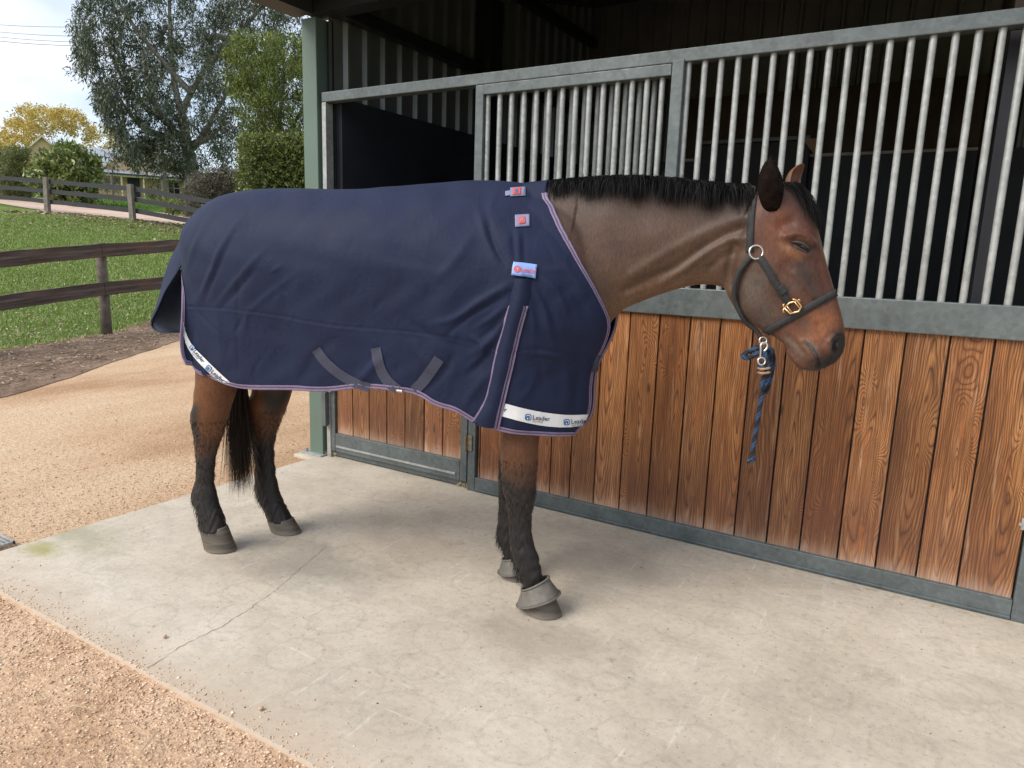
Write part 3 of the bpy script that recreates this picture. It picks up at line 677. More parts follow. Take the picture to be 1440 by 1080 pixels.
# shaggy winter coat: low waves along the lower legs
ph = co*np.array([150, 150, 90]); wav = np.sin(ph[:, 2]+2.5*np.sin(ph[:, 0]*.7)+2*np.sin(ph[:, 1]*.6))*np.sin(ph[:, 0]*.5+1.3)
disp += np.where(hc[:, 2] < .62, wav*.0022*np.clip((.62-hc[:, 2])/.15, 0, 1), 0)
co2 = co+no*disp[:, None]
me.vertices.foreach_set('co', co2.astype(np.float32).ravel()); me.update()
me.polygons.foreach_set('use_smooth', np.ones(len(me.polygons), dtype=bool))
# coat colour (a bay: red-brown body, black points) as the coat has it
def blob(poly, w): return np.exp(-(segdist(px, poly)/w)**2)
def lay(c, col, k): k = np.clip(k, 0, 1)[:, None]; return c*(1-k)+np.array(col)*k
C_ = np.tile(np.array([.070, .037, .023]), (nv, 1))
s_, t_, z_ = hc.T
vn = np.sin(co[:, 0]*23)*np.sin(co[:, 2]*31+1)*.5+.5*np.sin(co[:, 0]*9+co[:, 2]*13)
C_ = lay(C_, (.045, .028, .023), blob([(800, 262), (900, 258), (1000, 268), (1050, 280)], 42)*.9)
C_ = lay(C_, (.145, .080, .045), blob([(862, 440), (905, 418), (960, 400), (1010, 405)], 16)*.85)
head = np.clip((px[:, 0]-1050)/14, 0, 1)*(z_ > .8)
C_ = lay(C_, (.088, .031, .017), head*.95); C_ = lay(C_, (.12, .038, .016), blob([(1098, 300), (1090, 330), (1100, 345)], 16)*.8)
C_ = lay(C_, (.030, .014, .010), blob([(1080, 262), (1112, 258), (1138, 290)], 20)*head)
C_ = lay(C_, (.075, .058, .048), (blob([(1068, 395), (1056, 410), (1080, 445)], 25))*.9)
C_ = lay(C_, (.085, .060, .050), blob([(1100, 410), (1120, 400), (1128, 380)], 13)*.7)
C_ = lay(C_, (.045, .026, .020), blob([(1128, 372), (1140, 400), (1146, 425)], 13)*.85)
C_ = lay(C_, (.20, .090, .038), blob([(1100, 344), (1112, 354), (1124, 360)], 6)*.75)
C_ = lay(C_, (.020, .014, .012), blob([(1118, 341), (1130, 345), (1139, 352)], 7)*.95)
C_ = lay(C_, (.19, .066, .022), blob([(1150, 450), (1165, 455), (1140, 470)], 17)*.85)
C_ = lay(C_, (.055, .030, .022), blob([(1125, 440), (1134, 465)], 8)*.6)
C_ = lay(C_, (.09, .062, .045), blob([(1108, 478), (1128, 500)], 9)*.8)
C_ = lay(C_, (.014, .012, .012), blob([(1180, 474), (1187, 484), (1185, 496), (1172, 505), (1156, 513)], 9.5)*1.3)
C_ = lay(C_, (.010, .008, .008), blob([(1177, 481), (1175, 492)], 6)*1.2)
C_ = lay(C_, (.09, .088, .080), blob([(1134, 481), (1141, 487), (1147, 496)], 4.5)*.9)
C_ = lay(C_, (.030, .026, .025), blob([(1150, 506), (1140, 515)], 7)*.7)
C_ = lay(C_, (.012, .009, .008), blob([(1134, 483), (1141, 489), (1147, 498), (1152, 508)], 1.6))
# legs: red-brown above, black from the knee and hock down
lz = z_+vn*.03
hind = s_ < -.7
C_ = np.where((z_ < .9)[:, None], np.array([.125, .048, .020]), C_)
blk = np.clip(((np.where(hind, .56, .60))-lz)/.14, 0, 1); fr = np.where(hind, 0, .25)
C_ = lay(C_, (.014, .012, .012), np.where(z_ < .9, np.clip(blk+fr*(z_ < .75), 0, 1), 0))
C_ = lay(C_, (.017, .013, .012), np.where((z_ < .9), blob([(272, 575), (272, 600), (276, 620)], 8)+blob([(352, 560), (352, 600)], 9), 0))
C_ = lay(C_, (.075, .042, .026), np.where(z_ < .62, (.5+.5*np.sin(co[:, 2]*170+co[:, 0]*90))*np.clip(vn, 0, 1)*.22*np.clip((z_-.1)/.3, 0, 1), 0))
ca = me.color_attributes.new('coat', 'FLOAT_COLOR', 'POINT'); ca.data.foreach_set('color', np.c_[np.clip(C_, 0, 1), np.ones(nv)].astype(np.float32).ravel())
mc = Mat('horse_coat', .52, 0, .35); at = mc.new('ShaderNodeAttribute'); at.attribute_name = 'coat'
Pm = mc.pos(); fn = mc.noise(mc.map(Pm, (180, 180, 60), (.5, .3, 0)), 1, 4, .6); fl = mc.noise(Pm, 12, 5, .6)
cc = mc.mix(1., at.outputs['Color'], mc.ramp(fn, [(.3, .72), (.7, 1.25)]), 'MULTIPLY'); cc = mc.mix(1., cc, mc.ramp(fl, [(.35, .82), (.65, 1.15)]), 'MULTIPLY')
mc.color(cc); mc.bump(fn, .35, .003); mc.b.inputs['Sheen Weight'].default_value = .2; mc.b.inputs['Sheen Roughness'].default_value = .35; mc.b.inputs['Sheen Tint'].default_value = (.78, .64, .54, 1)
me.materials.clear(); me.materials.append(mc.m)
HB = Vector((HO[0], HO[1], 0))
horse = thing('horse', 'bay horse in navy rug standing dozing on the concrete, facing along the bars', 'horse', HB)
def child(name, me_or_mb, mat=None, parent=horse, smooth=True):
    m_ = me_or_mb.mesh(name, mat, smooth) if isinstance(me_or_mb, MB) else me_or_mb
    o = bpy.data.objects.new(name, m_); COL.objects.link(o); o.parent = parent
    o.matrix_parent_inverse = Matrix.Translation(parent.location).inverted(); return o
body_o = child('body', me)
bvh_body = BVHTree.FromPolygons([tuple(v) for v in co2], [tuple(p.vertices) for p in me.polygons])
def cast(px_, bvh, off=0.):
    d = Vector(ray(px_)).normalized(); hit = bvh.ray_cast(Vector(CAM), d)
    if hit[0] is None: return None
    n = hit[1]; n = -n if n.dot(d) > 0 else n
    return hit[0]+n*off
# hooves
M_HOOF = Mat('hoof', .55, 0, .4); hp_ = M_HOOF.co(); hz = M_HOOF.sep(hp_)[2]
hcx = M_HOOF.ramp(M_HOOF.noise(M_HOOF.map(hp_, (8, 8, 90)), 1, 4), [(.3, (.055, .046, .036)), (.7, (.14, .118, .092))])
hcx = M_HOOF.mix(M_HOOF.ramp(hz, [(.004, .8), (.022, 0)]), hcx, (.20, .165, .13)); M_HOOF.color(hcx); M_HOOF.bump(M_HOOF.noise(M_HOOF.map(hp_, (8, 8, 160)), 1, 2), .3, .002); M_HOOF = M_HOOF.m
def hoof(top, bot, t, zt_f, zt_b, w0, w1):
    """top/bot: (s_back, s_front) at coronet and ground"""
    mb = MB(); n = 32; V = []
    for u in (0, .12, .35, .6, .85, .94, 1.0):
        b = top[0]+(bot[0]-top[0])*u; f = top[1]+(bot[1]-top[1])*u; w = w0+(w1-w0)*u
        if u == 1.0: w *= .985; f -= .003
        for k in range(n):
            a = 2*PI*k/n; c = math.cos(a); sx = (b+f)/2+(f-b)/2*c; zz = (zt_b+(zt_f-zt_b)*(c+1)/2)*(1-u)
            V.append((sx, t+w*math.sin(a)*(1-.12*max(0, -c)), max(.0015, zz)))
    V = h2w(*np.array(V).T); Fc = [(i*n+k, i*n+(k+1) % n, (i+1)*n+(k+1) % n, (i+1)*n+k) for i in range(6) for k in range(n)]+[tuple(range(n-1, -1, -1)), tuple(6*n+k for k in range(n))]
    mb.add([tuple(v) for v in V], Fc); return child('hoof', mb, M_HOOF)
def sx(px_, t): return float(hh(px_, t)[0])
def zz_(px_, t): return float(hh(px_, t)[1])
for (tb, tf, bb, bf, t) in [((283, 745), (318, 740), (290, 770), (330, 770), NH_T), ((377, 733), (411, 729), (383, 748), (422, 746), FH_T), ((744, 842), (779, 838), (738, 862), (791, 862), NF_T), ((710, 796), (745, 792), (705, 806), (748, 806), FF_T)]:
    hoof((sx(tb, t), sx(tf, t)), (sx(bb, t), sx(bf, t)), t, max(.06, zz_(tf, t)), max(.04, zz_(tb, t)), .044, .058)
# ears
def ear(base, tip, w, t0, t1, yaw, mat, inner, name='ear'):
    """cupped leaf-shaped ear between two (s,z) points"""
    b = np.array([base[0], t0, base[1]]); e = np.array([tip[0], t1, tip[1]]); ax = e-b; Ln = np.linalg.norm(ax); ax /= Ln
    side = np.array([math.cos(yaw), math.sin(yaw), 0.]); side -= ax*(side@ax); side /= np.linalg.norm(side); bk = np.cross(ax, side)
    V = []; n = 17; m = 15
    for j in range(m):
        u = j/(m-1); ww = w*(.62+.55*math.sin(min(1, u*1.45)*PI/2)*(1))*math.sqrt(max(0, 1-(max(0, u-.28)/.72)**1.7))*(1 if u > 0 else .9)
        ww = max(ww, .002)
        for k in range(n):
            a = (k/(n-1)-.5)*2*(2.15-1.05*u); V.append(b+ax*Ln*u+side*math.sin(a)*ww/(1.0)+bk*(math.cos(a)-.35)*ww*.9+bk*.010*math.sin(u*PI))
    V = h2w(*np.array(V).T); Fc = [(j*n+k, j*n+k+1, (j+1)*n+k+1, (j+1)*n+k) for j in range(m-1) for k in range(n-1)]
    o = child(name, mesh_from(name, V, Fc, mat, True)); o.data.materials.append(inner)
    sd = o.modifiers.new('t', 'SOLIDIFY'); sd.thickness = .004; sd.offset = 0
    return o
M_EARD = simple('ear_dark', (.010, .0065, .0055), .95, 0, .5, 45, .4, .05); M_EARL = simple('ear_brown', (.12, .048, .024), .6, 0, .35, 45, .4)
EAR_O = ear(hh((1084, 296), -.085), hh((1083, 224), -.10), .0365, -.078, -.105, 2.75, M_EARD, M_EARD)
ear(hh((1108, 268), .045), hh((1131, 231), .075), .026, .05, .08, .9, M_EARL, M_EARL)
roots = []; dirs = []; Ls = []
for k in range(520):
    u = rng.random(); sd_ = rng.choice([-1, 1]); q = (1086-4*u+sd_*13*math.sin(min(1, .25+u)*PI*.8)*(1-u*.6)+rng.normal(0, 1.5), 300-72*u); a = hh(q, -.095-.02*u)
    roots.append(h2w(a[0], -.10-.008*rng.random()-.012*(1-abs(sd_)), a[1])); dirs.append(h2w(rng.normal(.15*sd_, .3), rng.normal(-.1, .3), .9)-h2w(0, 0, 0)); Ls.append(.010+.012*rng.random())
roots = []; dirs = []; Ls = []; mv = EAR_O.data.vertices
for k in range(600):
    v = mv[int(rng.integers(0, len(mv)))]; nn_ = np.array(v.normal[:]); nn_ *= 1 if nn_@(CAM-np.array(v.co[:])) > 0 else -1
    roots.append(tuple(np.array(v.co[:])+rng.normal(0, .0012, 3))); dirs.append(nn_*.35+np.array([0, 0, 1.])+rng.normal(0, .25, 3)); Ls.append(.004+.007*rng.random())
EARFUR = (roots, dirs, Ls)
# eye: dark ball almost covered by the lid
p = cast((1130, 348), bvh_body)
if p:
    bm = bmesh.new(); bmesh.ops.create_uvsphere(bm, u_segments=24, v_segments=16, radius=.0155); me_e = bpy.data.meshes.new('eye'); bm.to_mesh(me_e); bm.free()
    me_e.materials.append(simple('eye_black', (.006, .004, .004), .08)); e = obj('eye', me_e); e.parent = horse; e.matrix_parent_inverse = Matrix.Translation(horse.location).inverted()
    d = Vector(ray((1130, 348))).normalized(); e.location = p+d*.0105; smoothshade(e)
def tube_px(path, r, mat, name, parent, bvh, off=0., n=10, taper=True, num=24):
    P = smoothline(path, num); pts = [cast(q, bvh, off) for q in P]; pts = [q for q in pts if q is not None]
    if len(pts) < 3: return None
    rr = [r*(math.sin(PI*(i+.35)/(len(pts)-.3))**.5 if taper else 1) for i in range(len(pts))]
    return child(name, MB().tube(pts, rr, n), mat, parent)
M_LID = simple('eyelid', (.040, .028, .024), .5, 0, .3, 60, .3)
tube_px([(1114, 340), (1123, 340), (1132, 344), (1140, 352)], .0062, M_LID, 'eyelid', horse, bvh_body, .000)
tube_px([(1116, 345), (1126, 351), (1137, 356)], .0038, M_LID, 'eyelid', horse, bvh_body, .0005)
tube_px([(1120, 345), (1129, 349), (1138, 355)], .0016, simple('eyelash', (.008, .007, .007), .6), 'eyelash', horse, bvh_body, .004)
# nostril rim
tube_px([(1170, 496), (1168, 487), (1171, 479), (1178, 473), (1184, 474)], .0042, simple('nostril_rim', (.020, .017, .017), .5), 'nostril_rim', horse, bvh_body, -.001)
mouthm = simple('lip_grey', (.13, .125, .11), .5); tube_px([(1134, 482), (1140, 487), (1145, 495), (1149, 503)], .0013, mouthm, 'lip', horse, bvh_body, .0)

# hair: thin tapered blades pushed out of the skin
def strands(name, roots, dirs, length, w, mat, parent=horse, seg=6, grav=.6, bvh=None, wave=.004, off=.004, col=None):
    n = len(roots); P = np.array(roots, float); D = np.array(dirs, float); D /= np.linalg.norm(D, axis=1)[:, None]
    Ln = np.asarray(length, float)*np.ones(n); rows = [P.copy()]; cur = P.copy(); d = D.copy()
    phs = rng.random((n, 3))*6.28; fr = 1+rng.random(n)*2
    for i in range(seg):
        d = d+np.array([0, 0, -1])*grav/seg; d /= np.linalg.norm(d, axis=1)[:, None]
        cur = cur+d*(Ln/seg)[:, None]+np.sin(phs+fr[:, None]*i)*wave*(i/seg)
        if bvh is not None:
            for k in range(n):
                q = Vector(cur[k]); h_ = bvh.find_nearest(q)
                if h_[0] is not None and (q-h_[0]).dot(h_[1]) < off*(.6+.4*((k*7) % 10)/10): cur[k] = (h_[0]+h_[1]*off*(.5+.9*((k*13) % 10)/10))[:]
        rows.append(cur.copy())
    R3 = np.stack(rows, 1); tg = np.gradient(R3, axis=1); tg /= np.linalg.norm(tg, axis=2)[..., None]+1e-9
    rd = rng.normal(0, 1, (n, 1, 3)); sd_ = np.cross(tg, rd); sd_ /= np.linalg.norm(sd_, axis=2)[..., None]+1e-9
    vw = CAM-R3; vw /= np.linalg.norm(vw, axis=2)[..., None]
    wd = np.linspace(1, .12, seg+1)[None, :, None]*w*(.6+.8*rng.random((n, 1, 1)))
    V = np.stack([R3-sd_*wd, R3+sd_*wd], 2).reshape(n, -1, 3); base = np.arange(n)[:, None, None]*(2*(seg+1))
    q = np.array([(2*i, 2*i+1, 2*i+3, 2*i+2) for i in range(seg)])[None]; Fc = (q+base).reshape(-1, 4)
    o = child(name, mesh_from(name, V.reshape(-1, 3), Fc, mat, True), None, parent); o['kind'] = 'stuff'; return o
def hairmat(name, c0, c1, rough=.6):
    m = Mat(name, rough, 0, .12); g = m.new('ShaderNodeNewGeometry'); m.color(m.ramp(g.outputs['Random Per Island'], [(0, c0), (.8, c1), (1, tuple(np.array(c1)*1.8))])); return m.m
M_MANE = hairmat('mane_hair', (.004, .004, .005), (.012, .011, .012)); strands('ear_fur', *EARFUR, .0007, hairmat('ear_hair', (.010, .007, .006), (.028, .016, .013)), seg=3, grav=.2)
crest = [(773, 258), (800, 253), (830, 250), (870, 247), (905, 246), (945, 249), (985, 254), (1020, 258), (1046, 262)]
n = 7000; cp = smoothline(crest, 400); ii = rng.integers(0, 400, n); roots = []; dirs = []; Ls = []
for k in range(n):
    q = cp[ii[k]]; t = rng.normal(0, .012); a = hh((q[0], q[1]+1), -.01); f = ii[k]/400
    roots.append(h2w(a[0]+rng.normal(0, .004), t, a[1]-.006)); side = -1 if rng.random() < .86 else 1
    cl = math.sin(ii[k]*.21)*.5+math.sin(ii[k]*.083+1)*.5+math.sin(ii[k]*.57)*.35; dv = np.array([rng.normal(.12+.35*cl, .22), side*(.75+.4*rng.random()), .55+.35*rng.random()])
    dirs.append(h2w(*dv)-h2w(0, 0, 0)); Ls.append((.085+.05*math.sin(min(1, f*1.8)*PI/2))*(.35+.7*rng.random()+.16*cl)*(1 if f < .93 else .8))
strands('mane', roots, dirs, Ls, .0012, M_MANE, seg=6, grav=3.2, bvh=bvh_body, off=.006)
# flyaway hairs and whiskers
roots = []; dirs = []; Ls = []
for k in range(260):
    q = cp[rng.integers(0, 400)]; a = hh((q[0], q[1]), -.01); roots.append(h2w(a[0], rng.normal(0, .01), a[1]-.004)); dirs.append(h2w(rng.normal(0, .6), rng.normal(-.2, .5), .8)-h2w(0, 0, 0)); Ls.append(.02+.05*rng.random())
strands('mane', roots, dirs, Ls, .0007, M_MANE, seg=5, grav=1.6)
roots = []; dirs = []; Ls = []
for k in range(60):
    q = (1140+rng.random()*36, 508+rng.random()*9) if k < 40 else (1168+rng.random()*14, 496+rng.random()*12); p_ = cast(q, bvh_body)
    if p_ is not None: roots.append(tuple(p_)); dirs.append(h2w(rng.normal(.1, .4), -.8, -.9)-h2w(0, 0, 0)); Ls.append(.012+.03*rng.random())
strands('whiskers', roots, dirs, Ls, .0005, M_MANE, seg=4, grav=.8)
# forelock
roots = []; dirs = []; Ls = []
for k in range(700):
    a = hh((1098+rng.random()*22, 255+rng.random()*8), -.01); roots.append(h2w(a[0], rng.normal(-.01, .02), a[1]-.004))
    dirs.append(h2w(.75+rng.normal(0, .12), rng.normal(-.1, .22), -.1)-h2w(0, 0, 0)); Ls.append(.10+.09*rng.random())
strands('forelock', roots, dirs, Ls, .0013, M_MANE, seg=6, grav=2.2, bvh=bvh_body, off=.005)
# tail
M_TAIL = hairmat('tail_hair', (.008, .007, .007), (.045, .030, .022))
roots = []; dirs = []; Ls = []
for k in range(2600):
    ang = rng.random()*6.28; r_ = .028*math.sqrt(rng.random()); a = hh((333, 520), .02)
    roots.append(h2w(a[0]+r_*math.cos(ang)*1.2, .02+r_*math.sin(ang), a[1]+.10*rng.random()))
    dirs.append(h2w(rng.normal(.005, .045), rng.normal(0, .06), -1)-h2w(0, 0, 0)); Ls.append((a[1]-.20)*(.62+.42*rng.random()**.6))
strands('tail', roots, dirs, Ls, .0012, M_TAIL, seg=9, grav=.2, wave=.005)
# shaggy hair on the lower legs
M_FUR = hairmat('leg_fur', (.008, .007, .007), (.030, .024, .020), .6)
lm_ = np.where((hc[:, 2] < .60) & (hc[:, 2] > .085))[0]; pick = rng.choice(lm_, 9000)
rt_ = co2[pick]-no[pick]*.001; back = h2w(-1, 0, 0)-h2w(0, 0, 0); dn = no[pick]*.35+np.array([0, 0, -1.])+rng.normal(0, .22, (len(pick), 3))
fet = np.clip(1-np.abs(hc[pick, 2]-.17)/.10, 0, 1)*np.clip(-(no[pick]@(h2w(1, 0, 0)-h2w(0, 0, 0))), 0, 1)
strands('leg_fur', rt_, dn, .010+.010*rng.random(len(pick))+.028*fet, .0009, M_FUR, seg=3, grav=.8, wave=.002)
# pinch of chestnut lines inside the near foreleg

# ------------------------------------------------------------------ rug
def polyf(P): P = np.asarray(P, float); d = np.r_[0, np.cumsum(np.linalg.norm(np.diff(P[:, :2], axis=0), axis=1))]; d /= d[-1]; return lambda u: np.stack([np.interp(u, d, P[:, k]) for k in range(P.shape[1])], -1)
def edge(pts):          # (x, y, t) along the silhouette -> (s, t, z), rounded
    Q = smoothline([[*hh((x, y), t), t] for x, y, t in pts], 160, 2); return polyf(Q)
T_ = edge([(262, 332, 0), (270, 317, 0), (284, 300, 0), (303, 284, 0), (330, 270, 0), (380, 265, 0), (430, 265, 0), (500, 267, 0), (560, 262, 0), (620, 257, 0), (665, 253.5, 0), (705, 254, 0), (745, 258, 0), (773, 263, 0)])
R_e = edge([(262, 332, 0), (256, 352, -.10), (256, 385, -.19), (257, 420, -.22), (256, 455, -.235), (254, 480, -.24), (256, 500, -.24), (262, 512, -.24)])
H_ = edge([(262, 512, -.24), (278, 527, -.245), (300, 536, -.25), (322, 541, -.255), (345, 547, -.26), (400, 547, -.27), (455, 551, -.28), (480, 548, -.28), (500, 545, -.28), (540, 547, -.28), (565, 550, -.28), (590, 556, -.275), (612, 571, -.27), (640, 578, -.265), (665, 596, -.26), (690, 604, -.25), (720, 611, -.24), (760, 616, -.21), (790, 615, -.15), (808, 611, -.08)])
F_ = edge([(773, 263, -.0), (770, 284, -.05), (790, 325, -.12), (815, 368, -.145), (835, 403, -.13), (850, 432, -.10), (859, 456, -.06), (852, 482, -.045), (836, 513, -.035), (831, 540, -.03), (831, 572, -.03), (824, 592, -.045), (808, 611, -.08)])
NU, NV = 250, 150
uu = np.linspace(0, 1, NU); vv = np.linspace(0, 1, NV)
qv = vv*(1-np.exp(-vv*8.5)); qv /= qv[-1]
U2, V2 = np.meshgrid(uu, vv, indexing='ij'); Q2 = np.broadcast_to(qv, U2.shape)
T = T_(uu)[:, None, :]; Hm = H_(uu)[:, None, :]; Rr = R_e(qv)[None]; Fr = F_(qv)[None]
def coons(k):
    c00, c01, c10, c11 = T_(0.)[k], H_(0.)[k], T_(1.)[k], H_(1.)[k]
    return (1-Q2)*T[..., k]+Q2*Hm[..., k]+(1-U2)*Rr[..., k]+U2*Fr[..., k]-((1-U2)*(1-Q2)*c00+(1-U2)*Q2*c01+U2*(1-Q2)*c10+U2*Q2*c11)
S3, Z3 = coons(0), coons(1)
g = 1-(1-np.minimum(1, V2/.52))**2.7
Wd = np.interp(uu, [0, .06, .14, .25, .4, .6, .75, .88, 1], [.20, .245, .285, .298, .30, .305, .285, .255, .19])[:, None]
flare = 1-.10*np.clip((V2-.45)/.55, 0, 1)
Tm = -Wd*g*flare
tF = Fr[..., 2]+0*U2; tR = Rr[..., 2]+0*U2
b = np.clip((U2-.84)/.16, 0, 1); bF = 1-np.sqrt(np.clip(1-b**2, 0, 1)); b = np.clip((.09-U2)/.09, 0, 1); bR = (1-np.sqrt(np.clip(1-b**2, 0, 1)))
T3 = Tm*(1-bF)*(1-bR)+tF*bF+np.minimum(tR, -.0)*bR
G = h2w(S3, T3, Z3)                                 # (NU, NV, 3)
def grid_normals(G):
    du = np.gradient(G, axis=0); dv = np.gradient(G, axis=1); n = np.cross(du, dv); n /= np.linalg.norm(n, axis=2)[..., None]+1e-9
    flip = np.sign(-(n@np.array([HN[0], HN[1], 0])))+(n[..., 2]*0); mf = 1 if flip.mean() > 0 else -1; return n*mf
NG = grid_normals(G)
gp2 = proj(G.reshape(-1, 3)); dsp = np.zeros(len(gp2))
def fold(poly, amp, w, taper=True):
    global dsp
    P = smoothline(poly, 14); best = np.full(len(gp2), 1e9); par = np.zeros(len(gp2))
    for i, (a, c) in enumerate(zip(P[:-1], P[1:])):
        ab = c-a; q = np.clip(((gp2-a)@ab)/(ab@ab+1e-9), 0, 1); d = np.linalg.norm(gp2-(a+q[:, None]*ab), axis=1); m = d < best
        best = np.where(m, d, best); par = np.where(m, (i+q)/(len(P)-1), par)
    tp = np.sin(PI*np.clip(par, .04, .96))**.7 if taper else 1
    dsp += amp*np.exp(-(best/w)**2)*tp
A_ = .010
# wide soft hollows between croup, ribs and shoulder
fold([(330, 300), (345, 420), (340, 530)], .010, 20); fold([(395, 330), (400, 430), (395, 540)], -.007, 22); fold([(470, 320), (470, 520)], .006, 26)
fold([(560, 300), (555, 420), (540, 520)], -.005, 22); fold([(640, 330), (625, 450), (610, 560)], .008, 20)
# long tension folds at the rump
for P, a, w in [([(345, 300), (310, 350), (290, 400), (278, 425)], .011, 5), ([(330, 330), (300, 390), (286, 430)], -.007, 4), ([(372, 350), (330, 400), (300, 432)], .008, 5), ([(365, 372), (335, 410), (310, 436)], -.006, 4),
                ([(300, 300), (275, 340), (262, 380)], .007, 5), ([(420, 380), (370, 420), (340, 450)], .006, 6), ([(395, 372), (380, 385)], .006, 3),
                # seam gathers
                ([(270, 430), (290, 452), (310, 470)], -.005, 3), ([(350, 440), (345, 470)], .006, 4), ([(345, 440), (330, 470)], -.005, 3), ([(340, 360), (335, 450), (336, 540)], -.004, 3.5),
                # belly
                ([(545, 490), (520, 520), (500, 543)], .010, 8), ([(480, 470), (440, 500), (420, 540)], -.007, 9), ([(575, 470), (590, 500), (615, 530)], .009, 8), ([(560, 440), (600, 470), (660, 490)], -.006, 8),
                ([(640, 500), (620, 530), (600, 550)], -.010, 7), ([(655, 470), (690, 490), (655, 520)], .010, 5),
                # shoulder: gathers that run to the gusset top
                ([(722, 398), (680, 420), (640, 450), (610, 455)], .014, 6), ([(718, 410), (690, 428), (660, 442), (625, 475)], -.012, 4), ([(715, 425), (695, 445), (668, 462)], .012, 4.5), ([(712, 440), (694, 462), (672, 478)], -.010, 4), ([(706, 452), (690, 482), (660, 500)], .012, 6), ([(700, 478), (680, 505), (660, 525)], -.010, 6), ([(690, 520), (670, 545), (650, 575)], .009, 8),
                ([(685, 300), (692, 340), (708, 370), (722, 380)], -.012, 5), ([(672, 290), (680, 330), (700, 372)], .009, 6), ([(668, 325), (640, 370), (610, 395)], .008, 9), ([(720, 320), (722, 345), (724, 372)], -.008, 3.5), ([(736, 325), (736, 350), (738, 372)], -.007, 3), ([(729, 322), (730, 370)], .007, 3.5),
                ([(757, 385), (785, 410), (800, 450)], .010, 6), ([(752, 395), (775, 430), (785, 470)], -.010, 5), ([(748, 400), (764, 430), (772, 465), (780, 490)], .009, 4.5), ([(745, 410), (756, 440), (762, 470)], -.009, 4), ([(744, 430), (750, 455), (752, 480)], .008, 4),
                ([(762, 370), (800, 400), (825, 440), (835, 480)], -.007, 9), ([(775, 345), (805, 385), (828, 430)], .006, 8), ([(757, 385), (770, 380), (800, 378)], .004, 6), ([(772, 318), (785, 335), (800, 350)], -.006, 4), ([(797, 352), (803, 362), (815, 372)], -.005, 3),
                ([(740, 500), (770, 497), (790, 505)], .007, 3.5), ([(760, 490), (755, 510), (765, 540)], -.006, 6), ([(790, 500), (800, 540), (796, 580)], .008, 9), ([(755, 520), (745, 550), (725, 565)], .005, 6), ([(815, 480), (815, 540), (805, 590)], -.006, 8),
                # withers
                ([(750, 262), (748, 275), (752, 290)], -.006, 5), ([(700, 262), (690, 290), (685, 310)], .004, 8)]:
    fold(P, a*.72, w*.80)
# stitched seam along the side and the rump dart
seam = [(258, 431), (300, 433), (335, 435), (380, 442), (430, 452), (500, 461), (560, 465), (620, 472), (660, 480), (700, 492)]
fold(seam, -.0022, 1.3, False); fold([(x, y+3) for x, y in seam], .0010, 1.6, False)
seam2 = [(725, 494), (750, 490), (790, 496), (820, 508)]; fold(seam2, -.003, 1.5, False); fold([(x, y+3) for x, y in seam2], .002, 1.8, False)
rr_ = np.random.default_rng(11)
a = gp2*np.array([.035, .02]); dsp += .0025*np.sin(a[:, 0]*2.1+1.7*np.sin(a[:, 1]*3))*np.sin(a[:, 1]*2.7+a[:, 0])
for _ in range(150):
    c0 = np.array([rr_.uniform(280, 800), rr_.uniform(300, 560)]); an = rr_.uniform(.9, 2.1); ln = rr_.uniform(12, 38); d_ = np.array([math.cos(an), math.sin(an)])*ln
    fold([c0, c0+d_*.5+rr_.normal(0, 2, 2), c0+d_], rr_.choice([-1, 1])*rr_.uniform(.0008, .0022), rr_.uniform(1.8, 4))
fade = np.minimum(1, np.minimum(U2, 1-U2)/.02)*np.clip(V2/.05, 0, 1); fade = fade.reshape(-1)
G = G+NG*(dsp*fade).reshape(NU, NV)[..., None]
# keep it clear of the skin
Gf = G.reshape(-1, 3).copy()
for i in range(0, len(Gf)):
    if V2.flat[i] < .02 and U2.flat[i] > .97: continue
    q = Vector(Gf[i]); h_ = bvh_body.find_nearest(q, .12)
    if h_[0] is not None and (q-h_[0]).dot(h_[1]) < .009 and q.z > .8: Gf[i] = (h_[0]+h_[1]*.010)[:]
G = Gf.reshape(NU, NV, 3)
far = w2h(G); Gm = h2w(far[..., 0], -far[..., 1]+.0, far[..., 2])
allV = np.concatenate([Gm[:, ::-1][:, :-1], G], 1); nv2 = allV.shape[1]; idx = np.arange(NU*nv2).reshape(NU, nv2)
Fc = np.stack([idx[:-1, :-1], idx[1:, :-1], idx[1:, 1:], idx[:-1, 1:]], -1).reshape(-1, 4)
mr = Mat('navy_canvas', .72, 0, .22); Pr = mr.pos(); nr = mr.noise(Pr, 5, 5, .6)
cr_ = mr.ramp(nr, [(.3, (.0075, .0120, .036)), (.7, (.0105, .0165, .047))]); du_ = mr.noise(Pr, 38, 5, .75)
cr_ = mr.mix(mr.ramp(du_, [(.62, 0), (.78, .30)]), cr_, (.035, .045, .085)); mr.color(cr_)
mr.b.inputs['Sheen Weight'].default_value = .05; mr.b.inputs['Sheen Roughness'].default_value = .4; mr.b.inputs['Sheen Tint'].default_value = (.5, .58, .85, 1)
_w = mr.noise(mr.map(Pr, (7, 7, 4.5), (.2, .5, .3)), 1, 3, .55, 'Color'); _va = mr.new('ShaderNodeVectorMath', operation='ADD'); mr.L.new(mr.map(Pr, (5, 5, 3.2), (0, .5, .2)), _va.inputs[0]); mr.L.new(_w, _va.inputs[1])
_n1 = mr.noise(_va.outputs[0], 1.5, 4, .5); _rd = mr.ramp(mr.math('ABSOLUTE', mr.math('SUBTRACT', _n1, .5)), [(0, 1), (.035, .35), (.12, 0)])
mr.bump(_rd, .15, .006)
mr.bump(mr.noise(Pr, 420, 2), .18, .001); mr.bump(mr.noise(mr.map(Pr, (1, 1, 1.4)), 24, 5, .6), .22, .006); mr.rough(mr.ramp(nr, [(.3, .64), (.7, .78)]))
